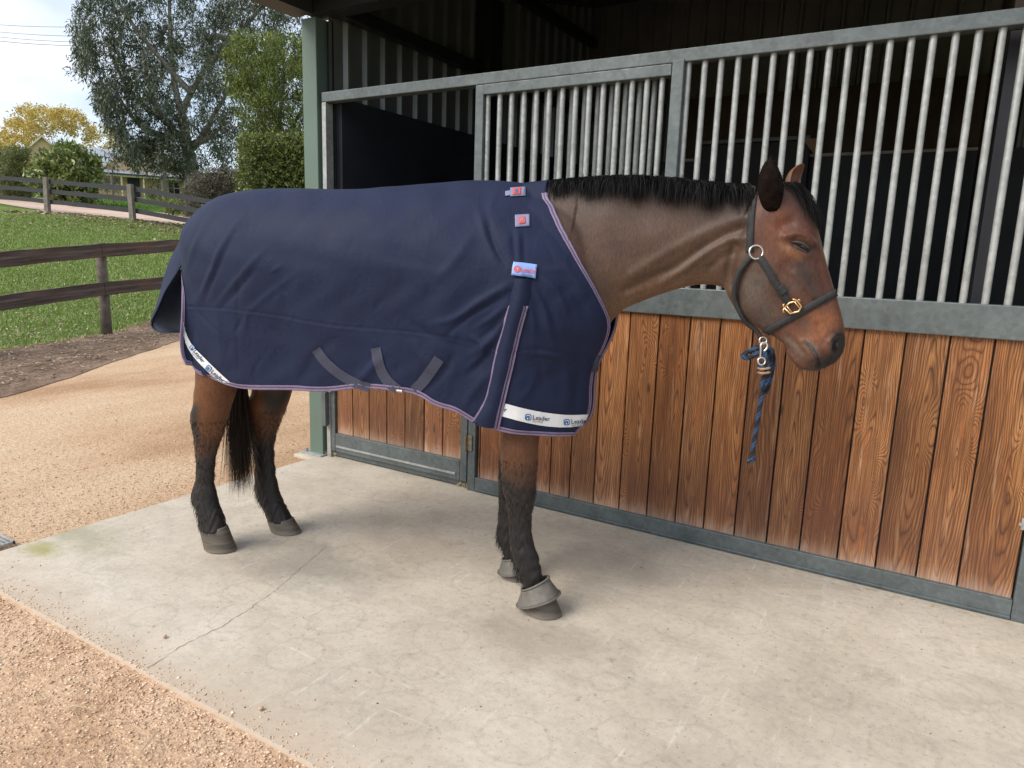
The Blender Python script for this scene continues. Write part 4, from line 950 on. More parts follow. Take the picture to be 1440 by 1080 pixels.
M_NAVY = mr.m; M_LINE = simple('rug_lining', (.022, .040, .075), .75, 0, .25, 9, .2)
M_BIND = simple('purple_binding', (.19, .145, .24), .6, 0, .15, 60); M_BINDD = simple('dark_binding', (.085, .06, .12), .6)
M_STRAP = simple('grey_webbing', (.034, .038, .068), .7, 0, .2, 200, .5)
rug = thing('horse_rug', 'navy canvas turnout rug with purple binding covering the horse from withers to tail', 'horse rug', HB)
ro = child('shell', mesh_from('rug_shell', allV.reshape(-1, 3), Fc, M_NAVY, True), None, rug); ro.data.materials.append(M_LINE)
if True:
    pn = ro.data.polygons[len(ro.data.polygons)*3//4].normal
    if pn.dot(Vector((HN[0], HN[1], 0))) > 0: ro.data.flip_normals()
sd = ro.modifiers.new('t', 'SOLIDIFY'); sd.thickness = .007; sd.offset = -1; sd.material_offset = 1
tri = [tuple(f) for f in Fc]
bvh_rug = BVHTree.FromPolygons([tuple(v) for v in allV.reshape(-1, 3)], tri)
M_NAVYD = M_NAVY
def patch(name, top, bot, mat, parent=rug, off=.003, nu=40, nvv=4, bulge=0., bvh=bvh_rug, fit=True, smooth=True, thick=.0):
    """a strip of cloth sewn on the surface between two lines of sight polylines"""
    A = smoothline(top, nu, 1) if fit else resample(top, nu); B = smoothline(bot, nu, 1) if fit else resample(bot, nu); V = []; last = None
    for i in range(nu):
        for j in range(nvv):
            w = j/(nvv-1); q = A[i]*(1-w)+B[i]*w; p = cast(q, bvh, off+bulge*math.sin(PI*w))
            if p is None:
                p = last
                if p is None: p = Vector(on_axis(q, 1, -1.2))
                else:
                    dl = (p-Vector(CAM)).length; p = Vector(CAM)+Vector(ray(q)).normalized()*dl
            last = p; V.append(p[:])
    Fq = [(i*nvv+j, i*nvv+j+1, (i+1)*nvv+j+1, (i+1)*nvv+j) for i in range(nu-1) for j in range(nvv-1)]
    o = child(name, mesh_from(name, V, Fq, mat, smooth), None, parent)
    n = o.data.polygons[len(Fq)//2].normal
    if n.dot(Vector(CAM)-Vector(V[len(V)//2])) < 0: o.data.flip_normals()
    if thick: s_ = o.modifiers.new('t', 'SOLIDIFY'); s_.thickness = thick; s_.offset = -1
    return o
def offset_line(P, d):
    P = np.asarray(P, float); t = np.gradient(P, axis=0); n = np.stack([-t[:, 1], t[:, 0]], -1); n /= np.linalg.norm(n, axis=1)[:, None]+1e-9; return P+n*d
def band(name, line, w, mat, off=.003, parent=rug, n=60, **k):
    P = smoothline(line, n); return patch(name, offset_line(P, -w/2), offset_line(P, w/2), mat, parent, off, n, 3, fit=False, **k)
# bindings along the free edges, taken from the shell itself
def edge_binding(pts, nrm, inw, w=.014):
    pts = np.asarray(pts); mb = MB(); n = len(pts)
    for a, b, o, in_ in ((0, .36, .0035, M_BIND), (.64, 1, .0035, M_BIND), (.30, .70, .0020, M_BINDD)):
        V = np.stack([pts+inw*w*a+nrm*o, pts+inw*w*b+nrm*o], 1).reshape(-1, 3); Fq = [(2*i, 2*i+1, 2*i+3, 2*i+2) for i in range(n-1)]
        child('binding', mesh_from('binding', V, Fq, in_, True), None, rug)
    child('binding', MB().tube(list(pts+nrm*-.002), .0042, 6), M_BIND, rug)
for GG, sg in ((G, 1), (Gm, -1)):
    Nn = grid_normals(GG); Nn = Nn*(1 if (Nn[NU//2, NV//2]@np.array([HN[0], HN[1], 0]))*sg < 0 else -1)
    for sl_, inn in ((np.s_[:, -1], np.s_[:, -4]), (np.s_[-1, 12:], np.s_[-4, 12:]), (np.s_[0, 40:], np.s_[2, 40:])):
        p_ = GG[sl_]; i_ = GG[inn]-p_; i_ /= np.linalg.norm(i_, axis=1)[:, None]+1e-9; edge_binding(p_, Nn[sl_], i_, .017 if sl_ != np.s_[0, 40:] else .008)
# shoulder gusset: a raised folded wedge with bound edges
gl = [(724, 392), (716, 430), (706, 468), (697, 500), (690, 535), (683, 565), (664, 594)]; gr = [(748, 394), (742, 430), (733, 460), (724, 500), (716, 535), (708, 570), (701, 602)]
patch('gusset', gl, gr, M_NAVY, rug, .004, 60, 12, bulge=.016)
band('gusset_binding', [(x+1, y) for x, y in gl[1:]], 4, M_BIND, .006); band('gusset_binding', [(x, y) for x, y in gr[1:]], 3, M_BIND, .007); band('gusset_binding', [(x-4, y) for x, y in gr[1:]], 3, M_BINDD, .0125)
# surcingle straps
M_BUCK = M_CHROME
for P, w in (([(445, 491), (456, 507), (470, 520), (487, 532), (505, 541), (520, 545)], 15), ([(529, 489), (532, 508), (538, 525), (547, 538), (560, 548)], 16), ([(618, 504), (607, 520), (596, 536), (583, 549)], 17)):
    band('surcingle_strap', P, w*.9, M_STRAP, .0035)
bk = cast((560, 549), bvh_rug, .004) or Vector(hh((560, 549), -.27).tolist()+[0])
MBk = MB().box(-.022, .022, -.004, .004, -.004, .004, bev=.0015); ob = child('buckle', MBk, M_BUCK, rug); ob.location = Vector(bk)
# chest strap stub
sp_ = [Vector(h2w(*[hh(q, -.03)[0], -.05, hh(q, -.03)[1]])) for q in ((841, 490), (836, 521))]
MBs = MB(); MBs.tube([sp_[0], sp_[1]], .016, 4); child('chest_strap', MBs, M_STRAP, rug)
# sewn labels, reflective strips with print
M_REFL = simple('reflective_white', (.66, .68, .70), .45, 0, .05, 30); M_PRINT = simple('print_navy', (.02, .045, .10), .6); M_PRINTG = simple('print_grey', (.22, .23, .25), .6); M_PBLUE = simple('print_blue', (.035, .13, .33), .5)
M_LBL = simple('label_lavender', (.20, .20, .32), .6); M_LBLB = simple('label_blue', (.22, .33, .68), .5); M_RED = simple('label_red', (.55, .085, .06), .6)
def text_mesh(s, size):
    cu = bpy.data.curves.new('t', 'FONT'); cu.body = s; cu.size = size; cu.resolution_u = 2; cu.offset = .012*size
    o = bpy.data.objects.new('t', cu); COL.objects.link(o); dg = bpy.context.evaluated_depsgraph_get(); m = bpy.data.meshes.new_from_object(o.evaluated_get(dg)); bpy.data.objects.remove(o)
    V = np.array([v.co[:2] for v in m.vertices]); Fq = [tuple(p.vertices) for p in m.polygons]; return V, Fq
def print_on(name, V, Fq, origin, xdir, ydir, mat, off, bend=None, parent=rug, bvh=bvh_rug):
    """V in label units; origin/xdir/ydir place them on the cloth"""
    O_, X_, Y_ = map(np.asarray, (origin, xdir, ydir)); out = []
    for a, b in V:
        q = O_+X_*a+Y_*b+(bend(a) if bend else 0); p = cast(q, bvh, off); out.append((p or Vector(on_axis(q, 1, -1.2)))[:])
    return child(name, mesh_from(name, out, Fq, mat), None, parent)
def shape_logo(origin, xd, yd, off, bend=None, blue=M_PBLUE, hook=M_REFL):
    def rr(x0, y0, x1, y1, r, n=4):
        P = []
        for cx, cy, a0 in ((x1-r, y1-r, 0), (x0+r, y1-r, 90), (x0+r, y0+r, 180), (x1-r, y0+r, 270)):
            for k in range(n+1): a = math.radians(a0+90*k/n); P.append((cx+r*math.cos(a), cy+r*math.sin(a)))
        return P
    P = rr(0, 0, 1, 1, .28); print_on('logo', P, [tuple(range(len(P)))], origin, xd, yd, blue, off, bend)
    P = rr(.14, .14, .86, .86, .2); print_on('logo', P, [tuple(range(len(P)))], origin, xd, yd, hook, off+.0006, bend)
    P = rr(0.02, .02, .66, .60, .22); print_on('logo', P, [tuple(range(len(P)))], origin, xd, yd, blue, off+.0012, bend)
    P = [(.2, .74), (.72, .74), (.72, .2), (.56, .2), (.56, .5), (.44, .60), (.2, .62)]; print_on('logo', P, [tuple(range(len(P)))], origin, xd, yd, blue, off+.0018, bend)
    P = [(.30, .42), (.48, .42), (.48, .14), (.38, .14), (.36, .28), (.28, .30)]; print_on('logo', P, [tuple(range(len(P)))], origin, xd, yd, hook, off+.0024, bend)
# front strip
tt = [(711, 567), (740, 575), (770, 580.5), (800, 583.5), (826, 582.5)]; tb_ = [(706, 585), (735, 593), (765, 599), (795, 601), (820, 598)]
patch('reflective_strip', tt, tb_, M_REFL, rug, .0035, 50, 5)
def brand(ox, oy, xd, sc_=1., part=None):
    xd = np.array(xd, float); yd = np.array([xd[1], -xd[0]])
    if part is None: shape_logo((ox, oy), xd*11*sc_, yd*11*sc_, .0052)
    V, Fq = text_mesh(part or 'Leader', 11*sc_); print_on('print', V+[13*sc_ if not part else 0, 2.4*sc_], Fq, (ox, oy), xd, yd, M_PRINT, .0052)
    if part is None: V, Fq = text_mesh('EQUINE', 5.2*sc_); print_on('print', V+[13.5*sc_, -2.2*sc_], Fq, (ox, oy), xd, yd, M_PRINTG, .0052)
brand(737.5, 590, (1, .10), .80); brand(792, 597.5, (1, -.04), .78); brand(708.5, 580, (1, .2), .8, 'r')
# rear strip
rt_top = [(257, 452), (262, 470), (272, 487), (290, 505), (310, 524), (325, 538)]; rt_bot = [(257, 470), (262, 486), (274, 503), (288, 518), (300, 529), (311, 537)]
patch('reflective_strip', rt_top, rt_bot, M_REFL, rug, .0035, 46, 5)
brand(289, 518, (.75, .66), .74); brand(266.5, 488, (.62, .80), .66)
# withers labels
def label(pts, mat, off=.004, name='label'):
    return patch(name, [pts[0], pts[1]], [pts[3], pts[2]], mat, rug, off, 12, 6, fit=False, thick=.0015)
label([(717.5, 265), (739, 263.5), (739, 276), (717.5, 277)], M_LBL); label([(710.5, 270), (718, 268.5), (718, 275.5), (710.5, 276.5)], M_LBL)
label([(721, 266.3), (732, 265.3), (732, 274.5), (721, 275.3)], M_RED, .0062, 'print'); label([(724, 268), (728, 267.7), (728, 272.8), (724, 273)], M_PBLUE, .0068, 'print'); label([(735, 265.5), (736.5, 265.4), (736.5, 274.2), (735, 274.3)], M_PRINTG, .0062, 'print')
label([(724, 303), (744.5, 302), (744.5, 318.5), (724.5, 320)], M_LBL); label([(729, 307), (738, 305.5), (739, 315), (730, 316.5)], M_RED, .0062, 'print'); label([(732, 309), (735.5, 308.5), (735.5, 313), (732, 313.4)], M_LBL, .0068, 'print')
label([(722, 369.5), (755, 373.5), (753, 392), (719.5, 387)], M_LBLB, .010, 'brand_label')
for k in (0,):
    xd = np.array([1, .12]); yd = np.array([.12, -1])
    P = [(math.cos(a)*4.2, math.sin(a)*4.2) for a in np.linspace(0, 2*PI, 17)[:-1]]; print_on('print', P, [tuple(range(16))], (727.5, 379.5), xd, yd, M_RED, .0125)
    P = [(-1.5, 1.8), (1.8, 1.8), (1.8, -1.8), (.6, -1.8), (.6, .5), (-1.5, .5)]; print_on('print', P, [tuple(range(6))], (727.5, 379.5), xd, yd, M_LBLB, .0132)
    V, Fq = text_mesh('Leader', 9.6); print_on('print', V, Fq, (732, 383.5), xd*.82, yd, M_RED, .0125)
    V, Fq = text_mesh('EQUINE', 4.2); print_on('print', V, Fq, (733, 388.5), xd, yd, M_PBLUE, .0125)
# stitching bars on the gusset top
# tail flap: hangs behind the rump, lining towards the viewer
def sheet_px(name, Lc, Rc, tL, tR, mat, n=40, m=14, parent=rug, curl=.0, lin=None):
    A = smoothline(Lc, n); B = smoothline(Rc, n); V = []
    for i in range(n):
        for j in range(m):
            w = j/(m-1); q = A[i]*(1-w)+B[i]*w; t = tL+(tR-tL)*w-curl*math.sin(PI*w); a = hh(q, t)
            V.append(h2w(a[0], t, a[1]))
    o = child(name, mesh_from(name, V, [(i*m+j, i*m+j+1, (i+1)*m+j+1, (i+1)*m+j) for i in range(n-1) for j in range(m-1)], mat, True), None, parent)
    s_ = o.modifiers.new('t', 'SOLIDIFY'); s_.thickness = .005; s_.offset = 0; return o
fl = sheet_px('tail_flap', [(258, 375), (244, 392), (234, 405), (226, 425), (218, 442), (212, 455), (217, 464), (230, 467)], [(270, 375), (274, 392), (276, 405), (278, 425), (280, 442), (280, 455), (280, 463), (280, 467)], .09, -.02, M_LINE, curl=-.05)
fo = sheet_px('flap_edge', [(266, 318), (258, 330), (250, 345), (239, 366), (231, 388), (226, 410), (219, 432), (211.5, 452)], [(276, 318), (272, 334), (266, 352), (252, 380), (242, 395), (232, 410), (225, 428), (214, 450)], .08, -.04, M_NAVY, curl=.02)
pts = [h2w(hh(q, .085)[0], .085, hh(q, .085)[1]) for q in smoothline([(254, 380), (243, 394), (233, 408), (226, 425), (218, 442), (211.5, 455), (216, 464), (230, 468), (256, 467)], 40)]
child('binding', MB().tube(pts, .004, 6), M_STRAP, rug)

# ------------------------------------------------------------------ overreach boots
M_BOOT = simple('grey_boot_rubber', (.115, .105, .09), .6, 0, .3, 25, .3)
def boot(t, top, bot, zt, zb, lab):
    th_ = thing('overreach_boot', lab, 'hoof boot', (0, 0, 0)); mb = MB(); n = 36; V = []; rows = 9
    for i in range(rows):
        u = i/(rows-1); f = top[1]+(bot[1]-top[1])*u**1.2; b = top[0]+(bot[0]-top[0])*u; w = .042+.030*u**1.3
        for k in range(n):
            a = 2*PI*k/n; c = math.cos(a); V.append((b/2+f/2+(f-b)/2*c, t+w*math.sin(a), zt[0]+(zt[1]-zt[0])*(c+1)/2+((zb[0]+(zb[1]-zb[0])*(c+1)/2)-(zt[0]+(zt[1]-zt[0])*(c+1)/2))*u))
    V = h2w(*np.array(V).T); Fq = [(i*n+k, i*n+(k+1) % n, (i+1)*n+(k+1) % n, (i+1)*n+k) for i in range(rows-1) for k in range(n)]
    o = obj('cuff', mesh_from('cuff', V, Fq, M_BOOT, True), th_); s_ = o.modifiers.new('t', 'SOLIDIFY'); s_.thickness = .005; s_.offset = 1
    for rr, uu_ in ((.0045, 0), (.004, rows-1)):
        obj('rim', MB().tube([V[uu_*n+k] for k in list(range(n))+[0]], rr, 6, False).mesh('rim', M_BOOT, True), th_)
    return th_
t = NF_T; boot(t, (sx((734, 828), t)+.0, sx((771, 820), t)), (sx((728, 846), t), sx((787, 838), t)), (zz_((734, 828), t), zz_((770, 812), t)), (zz_((728, 848), t), zz_((786, 836), t)), 'grey rubber bell boot around the front hoof nearest the viewer')
t = FF_T; boot(t, (sx((707, 780), t)+.0, sx((741, 780), t)), (sx((702, 799), t), sx((750, 798), t)), (zz_((709, 786), t), zz_((735, 778), t)), (zz_((704, 802), t), zz_((740, 797), t)), 'grey rubber bell boot on the front hoof farther back, partly hidden by the near leg')

# ------------------------------------------------------------------ halter and lead rope
hal = thing('halter', 'black webbing halter with brass buckle on the horse head', 'halter', (0, 0, 0))
hal.location = (0, 0, 0)
def hchild(name, mb, mat): return obj(name, mb.mesh(name, mat, True), hal)
def ring_strap(name, F2, B2, t, w, mat, a0=-PI, a1=PI, off=.004, n=64, th=.0025):
    """a strap lying round the head in the plane through two contour points"""
    P0 = Vector(h2w(hh(F2, t)[0], t, hh(F2, t)[1])); P1 = Vector(h2w(hh(B2, t)[0], t, hh(B2, t)[1])); c = (P0+P1)/2; a = (P0-P1).normalized()
    lat = Vector(h2w(math.sin(HY), math.cos(HY), 0)-h2w(0, 0, 0)).normalized(); nn = a.cross(lat).normalized(); V = []
    for k in range(n+1):
        th_ = a0+(a1-a0)*k/n; d = a*math.cos(th_)+lat*math.sin(th_)*1.0
        for sgn in (-1, 0, 1):
            o_ = c+nn*(sgn*w/2); h_ = bvh_body.ray_cast(o_+d*.45, -d, .45)
            p = h_[0]+h_[1]*off if h_[0] is not None else o_+d*.06
            V.append(p[:])
    Fq = [(i*3+j, i*3+j+1, (i+1)*3+j+1, (i+1)*3+j) for i in range(n) for j in range(2)]
    mb = MB(); mb.add(V, Fq); o = hchild(name, mb, mat); s_ = o.modifiers.new('t', 'SOLIDIFY'); s_.thickness = th; s_.offset = 0; return o
ring_strap('noseband', (1176, 411), (1076, 468), -.045, .023, M_WEB)
ring_strap('crown_strap', (1066, 240), (1060, 462), -.004, .022, M_WEB, -PI*.52, PI*.52)
def pxband(name, line, w, mat, off, n=30, th=.0025):
    P = smoothline(line, n); A, B = offset_line(P, -w/2), offset_line(P, w/2); V = []; last = .0
    for i in range(n):
        for q in (A[i], (A[i]+B[i])/2, B[i]):
            p = cast(q, bvh_body, off)
            if p is None: p = Vector(h2w(hh(q, -.06)[0], -.06, hh(q, -.06)[1]))
            V.append(p[:])
    mb = MB(); mb.add(V, [(i*3+j, i*3+j+1, (i+1)*3+j+1, (i+1)*3+j) for i in range(n-1) for j in range(2)]); o = hchild(name, mb, mat); s_ = o.modifiers.new('t', 'SOLIDIFY'); s_.thickness = th; s_.offset = 0; return o
pxband('cheek_strap', [(1068, 362), (1078, 376), (1088, 394), (1099, 412), (1110, 427)], 11, M_WEB, .005)
pxband('strap_keeper', [(1096, 402), (1104, 412)], 12.5, M_WEB, .008, 8)
pth = [(1057, 362, -.10), (1047, 371, -.105), (1038, 384, -.10), (1033, 400, -.095), (1032, 416, -.085), (1036, 429, -.075), (1044, 438, -.065), (1054, 452, -.05), (1063, 464, -.045), (1071, 476, -.045)]
Pp_ = smoothline([[*hh((a, b), t), t] for a, b, t in pth], 40); Wp = [Vector(h2w(q[0], q[2], q[1])) for q in Pp_]
for i, q in enumerate(Wp):
    h_ = bvh_body.find_nearest(q, .1)
    if h_[0] is not None and (q-h_[0]).dot(h_[1]) < .008: Wp[i] = h_[0]+h_[1]*.009
hchild('throat_strap', MB().tube(Wp, [.0085]*18+[.0075]*22, 8), M_WEB)
def torus_pts(c, ax1, ax2, r, n=24): return [c+ax1*r*math.cos(2*PI*k/n)+ax2*r*math.sin(2*PI*k/n) for k in range(n+1)]
c = cast((1064, 355), bvh_body, .008); vX = Vector(R_); vY = Vector(U_)
pz = [c+vX*.0215*math.cos(a)+vY*.0215*math.sin(a) for a in np.linspace(0, 2*PI, 25)]
hchild('ring', MB().tube(pz, .0030, 8, False), M_CHROME)
pz = [Vector(h2w(hh((1073, 479), -.05)[0], -.05, hh((1073, 479), -.05)[1]))+vX*.012*math.cos(a)+vY*.012*math.sin(a) for a in np.linspace(0, 2*PI, 21)]
hchild('ring', MB().tube(pz, .0028, 8, False), M_CHROME)
# brass buckle
def bpt(x, y, o=.014):
    q = cast((x, y), bvh_body, 0); d = (Vector(CAM)-q).normalized(); return q+d*o
for P, r in (([(1103, 433), (1111, 441), (1123, 438), (1127, 431), (1121, 423), (1110, 426), (1103, 433)], .0030), ([(1121, 423), (1118, 421), (1114, 421)], .0026), ([(1121, 423), (1124, 421), (1125, 424)], .0026), ([(1103, 433), (1101, 437), (1103, 440)], .0026), ([(1103, 433), (1101, 430), (1103, 427)], .0024), ([(1106, 430), (1114, 440)], .0022), ([(1117, 424), (1125, 434)], .0022)):
    hchild('buckle', MB().tube([bpt(x, y) for x, y in P], r, 8), M_BRASS)
# lead rope
rope = thing('lead_rope', 'blue and black braided lead rope knotted up and hanging under the halter', 'lead rope', (0, 0, 0))
M_RB = simple('rope_blue', (.018, .055, .13), .75, 0, .35, 120, .5); M_RK = simple('rope_black', (.010, .011, .018), .75, 0, .3, 120, .5); M_RT = simple('rope_tan', (.30, .20, .13), .8)
def W3(x, y, t): a = hh((x, y), t); return np.array(h2w(a[0], t, a[1]))
def braid(path, r=.0062, pitch=.05, name='cord', n=None):
    r = r*.80
    P = smoothline([W3(*q) for q in path], 10, 3); L_ = np.linalg.norm(np.diff(P, axis=0), axis=1).sum(); n = n or max(24, int(L_/.004)); P = resample(P, n)
    T_g = np.gradient(P, axis=0); T_g /= np.linalg.norm(T_g, axis=1)[:, None]; ref = np.array([.1, 1, .05]); A = np.cross(T_g, ref); A /= np.linalg.norm(A, axis=1)[:, None]; B = np.cross(T_g, A)
    ph = np.linspace(0, L_/pitch*2*PI, n)
    for q, mt in ((0, M_RB), (PI, M_RK), (PI/2, M_RK), (3*PI/2, M_RB)):
        pts = P+(A*np.cos(ph+q)[:, None]+B*np.sin(ph+q)[:, None])*r*.62
        obj(name, MB().tube(pts, r*.66, 7).mesh(name, mt, True), rope)
rt0 = -.045
braid([(1080, 487, rt0), (1086, 497, rt0), (1083, 512, rt0), (1078, 530, rt0), (1072, 552, rt0), (1068, 575, rt0), (1064, 600, rt0+.01), (1060, 622, rt0+.02), (1057, 647, rt0+.02)], .0080, .055)
braid([(1068, 488, rt0-.01), (1058, 492, rt0-.02), (1046, 497, rt0-.02), (1042, 503, rt0-.02), (1050, 505, rt0-.02), (1064, 498, rt0-.02), (1076, 492, rt0-.02), (1084, 489, rt0-.01), (1086, 500, rt0)], .0085)
braid([(1072, 492, rt0-.03), (1080, 505, rt0-.03), (1080, 520, rt0-.03), (1074, 533, rt0-.025), (1070, 545, rt0-.02), (1074, 550, rt0-.015), (1079, 536, rt0-.02), (1082, 522, rt0-.02)], .0085)
braid([(1084, 490, rt0+.02), (1088, 503, rt0+.02), (1086, 520, rt0+.02), (1081, 540, rt0+.01), (1077, 553, rt0)], .0085)
braid([(1068, 510, rt0-.02), (1072, 518, rt0-.045), (1080, 516, rt0-.03), (1078, 512, rt0+.01)], .0080)
for y in (518, 524): obj('whipping', MB().tube([W3(1066, y, rt0-.02), W3(1072, y+1.5, rt0-.05), W3(1080, y, rt0-.045), W3(1083, y-1, rt0-.02)], .0045, 8).mesh('whipping', M_RT, True), rope)
sn = [W3(1069, 503, rt0-.035), W3(1070, 492, rt0-.035), W3(1069, 486, rt0-.035), W3(1073, 481, rt0-.03), W3(1079, 483, rt0-.03), W3(1079, 490, rt0-.032), W3(1074, 494, rt0-.035)]
obj('snap_hook', MB().tube(smoothline(sn, 30), .0036, 8).mesh('snap_hook', M_CHROME, True), rope)
obj('snap_hook', MB().tube([Vector(W3(1071, 508, rt0-.04))+vX*.012*math.cos(a)+vY*.012*math.sin(a) for a in np.linspace(0, 2*PI, 20)], .003, 8, False).mesh('snap_hook', M_CHROME, True), rope)
braid([(1051, 650, rt0+.025), (1057, 645, rt0+.02), (1062, 648, rt0+.02)], .0065)

# ------------------------------------------------------------------ paddock fences
M_RAILW = Mat('weathered_rail', .85, 0, .2)
_c = M_RAILW.co(); _g = M_RAILW.noise(M_RAILW.map(_c, (1.2, 30, 30)), 1, 5, .65); _b = M_RAILW.noise(M_RAILW.map(_c, (2, 5, 5)), 1, 4, .6)
_k = M_RAILW.ramp(_g, [(.3, (.032, .024, .021)), (.55, (.09, .068, .060)), (.75, (.19, .16, .14))]); _k = M_RAILW.mix(M_RAILW.ramp(_b, [(.5, 0), (.7, .5)]), _k, (.13, .075, .045)); M_RAILW.color(_k); M_RAILW.bump(_g, .5, .006); M_RAILW = M_RAILW.m
M_POSTW = simple('weathered_post', (.115, .095, .078), .9, 0, .35, 14, .4)
M_POSTF = simple('grey_post', (.17, .15, .125), .9, 0, .3, 8)
M_BLACKR = simple('black_rail', (.018, .019, .023), .7, 0, .3, 3)
def seg_rail(a, b, h, th_, name, mat, parent, jit=.0):
    a = Vector(a); b = Vector(b); d = b-a; L_ = d.length; mb = MB(); n = 10; r = np.random.default_rng(int(abs(a.x*97+a.z*31)*10) % 9999)
    V = []; 
    for i in range(n+1):
        x = L_*i/n; dz = r.normal(0, jit); dh = h/2*(1+r.normal(0, jit*5)); 
        for sy, sz in ((-1, -1), (1, -1), (1, 1), (-1, 1)): V.append((x, sy*th_/2, sz*dh+dz))
    Fq = [(i*4+k, i*4+(k+1) % 4, (i+1)*4+(k+1) % 4, (i+1)*4+k) for i in range(n) for k in range(4)]+[(3, 2, 1, 0), (n*4, n*4+1, n*4+2, n*4+3)]
    o = obj(name, mesh_from(name, V, Fq, mat), parent, a); o.rotation_mode = 'QUATERNION'
    X = d.normalized(); Zv = Vector((0, 0, 1)); Y = Zv.cross(X).normalized(); Zv = X.cross(Y); o.rotation_quaternion = Matrix((X, Y, Zv)).transposed().to_quaternion(); return o
A_ = at_dist((0, 365), 10.7); B_ = at_dist((142, 352), 11.75); C2 = at_dist((252, 345), 12.9)
nf_ = thing('paddock_fence', 'weathered two-rail timber fence beside the dirt verge behind the horse rump', 'fence', (B_[0], B_[1], 0))
def nfo(p): return (p[0]-B_[0], p[1]-B_[1], p[2])
dn_ = (C2-B_); dn_ /= np.linalg.norm(dn_[:2]); dp_ = (B_-A_); dp_ /= np.linalg.norm(dp_[:2])
toC = B_+dn_*2.6; toA = B_-dp_*2.6
def low(P, q): return np.array([P[0], P[1], q])
zB = at_dist((145, 405.5), 11.75)[2]; zA = at_dist((0, 425), 10.7)[2]; zC = at_dist((225, 397.5), 12.5)[2]
slA = (zB-zA)/1.6; slC = (zC-zB)/1.3
off = np.array([.05, -.03, 0])
for (P, Q, za, zb) in ((toA, B_, None, None), (B_, toC, None, None), (toA-dp_*2.6, toA, None, None), (toC, toC+dn_*2.6, None, None)):
    gap = (Q-P)/np.linalg.norm(Q-P)*.004; seg_rail(nfo(P+off+gap), nfo(Q+off-gap), .185, .05, 'rail', M_RAILW, nf_, .003)
def lowz(P): return zB+((P-B_)[:2]@dn_[:2])*(slC if (P-B_)[:2]@dn_[:2] > 0 else slA)
for (P, Q) in ((toA, B_), (B_, toC), (toA-dp_*2.6, toA), (toC, toC+dn_*2.6)):
    gap = (Q-P)/np.linalg.norm(Q-P)*.004; seg_rail(nfo(low(P, lowz(P))+off+gap), nfo(low(Q, lowz(Q))+off-gap), .185, .05, 'rail', M_RAILW, nf_, .003)
for P in (B_, toC, toA, toC+dn_*2.6):
    q = nfo(P); zt = P[2]+.105; gz_ = float(terr(P[0], P[1]))-.1
    o = MB().tube([(0, 0, gz_), (.004, 0, (gz_+zt)*.35), (-.003, 0, (gz_+zt)*.7), (0, 0, zt)], [.078, .074, .072, .070], 12).build('post', M_POSTW, nf_, True); o.location = (q[0]-.045, q[1]+.02, 0)
# far three-rail fence along the drive
fpx = [(67, 297), (187, 311), (318, 328)]
PX = [ground_at(p, 14) for p in fpx]
d01 = PX[1]-PX[0]
pts = [PX[0]-d01*2, PX[0]-d01, PX[0], PX[1]]+[PX[1]+(PX[1]-PX[0])*k for k in (1, 2, 3)]
ff_ = thing('drive_fence', 'long three-rail dark fence on grey posts along the far driveway', 'fence', (0, 0, 0))
for i, P in enumerate(pts):
    P = np.array([P[0], P[1], float(terr(P[0], P[1]))]); pts[i] = P
    o = MB().box(-.085, .085, -.07, .07, -.2, 1.18, bev=.01).build('post', M_POSTF, ff_); o.location = P; o.rotation_euler = (rng.normal(0, .012), rng.normal(0, .012), .3)
for P, Q in zip(pts[:-1], pts[1:]):
    for hz_ in (1.04, .70, .34):
        seg_rail(P+(0, .10, hz_), Q+(0, .10, hz_), .15, .04, 'rail', M_BLACKR, ff_, .004)
# the far driveway
nr_ = [(-60, 276), (0, 285.5), (70, 298), (130, 304), (183, 309.5), (261, 318), (330, 326), (420, 336)]; fr_ = [(-60, 268), (0, 274), (70, 279), (130, 287), (183, 293), (261, 303), (330, 311), (420, 320)]
nA = resample([ground_at(p, 14)[:2] for p in nr_], 60); fA = resample([ground_at(p, 16)[:2] for p in fr_], 60)
sheet('far_driveway', nA, fA, 8, -.012, M_FARD, .12, 8)

# ------------------------------------------------------------------ grass and litter
def wedge(n, x0, x1, y0, y1, D0, D1, pw=1.):
    """points on the terrain spread over the sector of view seen left of the stable"""
    D = D0+(D1-D0)*rng.random(n)**pw; xx = x0+(x1-x0)*rng.random(n); P = np.empty((n, 2))
    d = np.array([ray((x, 400.)) for x in xx]); hd = np.hypot(d[:, 0], d[:, 1]); P = CAM[:2]+d[:, :2]*(D/hd)[:, None]; return P
def side_of(P, line):
    """>0 beyond the polyline (further from the slab)"""
    yy = line[:, 1]; o = np.argsort(yy); return np.interp(P[:, 1], yy[o], line[o, 0])-P[:, 0]
def blades(name, P, h, w, mat, lean=.5, zoff=-.03):
    n = len(P); a = rng.random(n)*2*PI; hh_ = h*(.5+rng.random(n)); w = (np.asarray(w)*np.ones(n))[:, None]; z = terr(P[:, 0], P[:, 1])+zoff; B0 = np.c_[P, z]
    sd = np.stack([np.cos(a), np.sin(a), 0*a], -1)*w; ln = np.stack([np.cos(a+1.6), np.sin(a+1.6), 0*a], -1)*(hh_*lean*rng.random(n))[:, None]; up = np.c_[0*a, 0*a, hh_]
    V = np.stack([B0-sd, B0+sd, B0+ln+up], 1).reshape(-1, 3); return tag(obj(name, mesh_from(name, V, np.arange(3*n).reshape(n, 3), mat)), kind='stuff')
M_GRASS = leaf_mat('grass_blade', [(0, (.13, .21, .035)), (.45, (.22, .33, .065)), (.8, (.31, .41, .11)), (.93, (.36, .38, .17)), (1, (.50, .47, .30))], .55, .3)
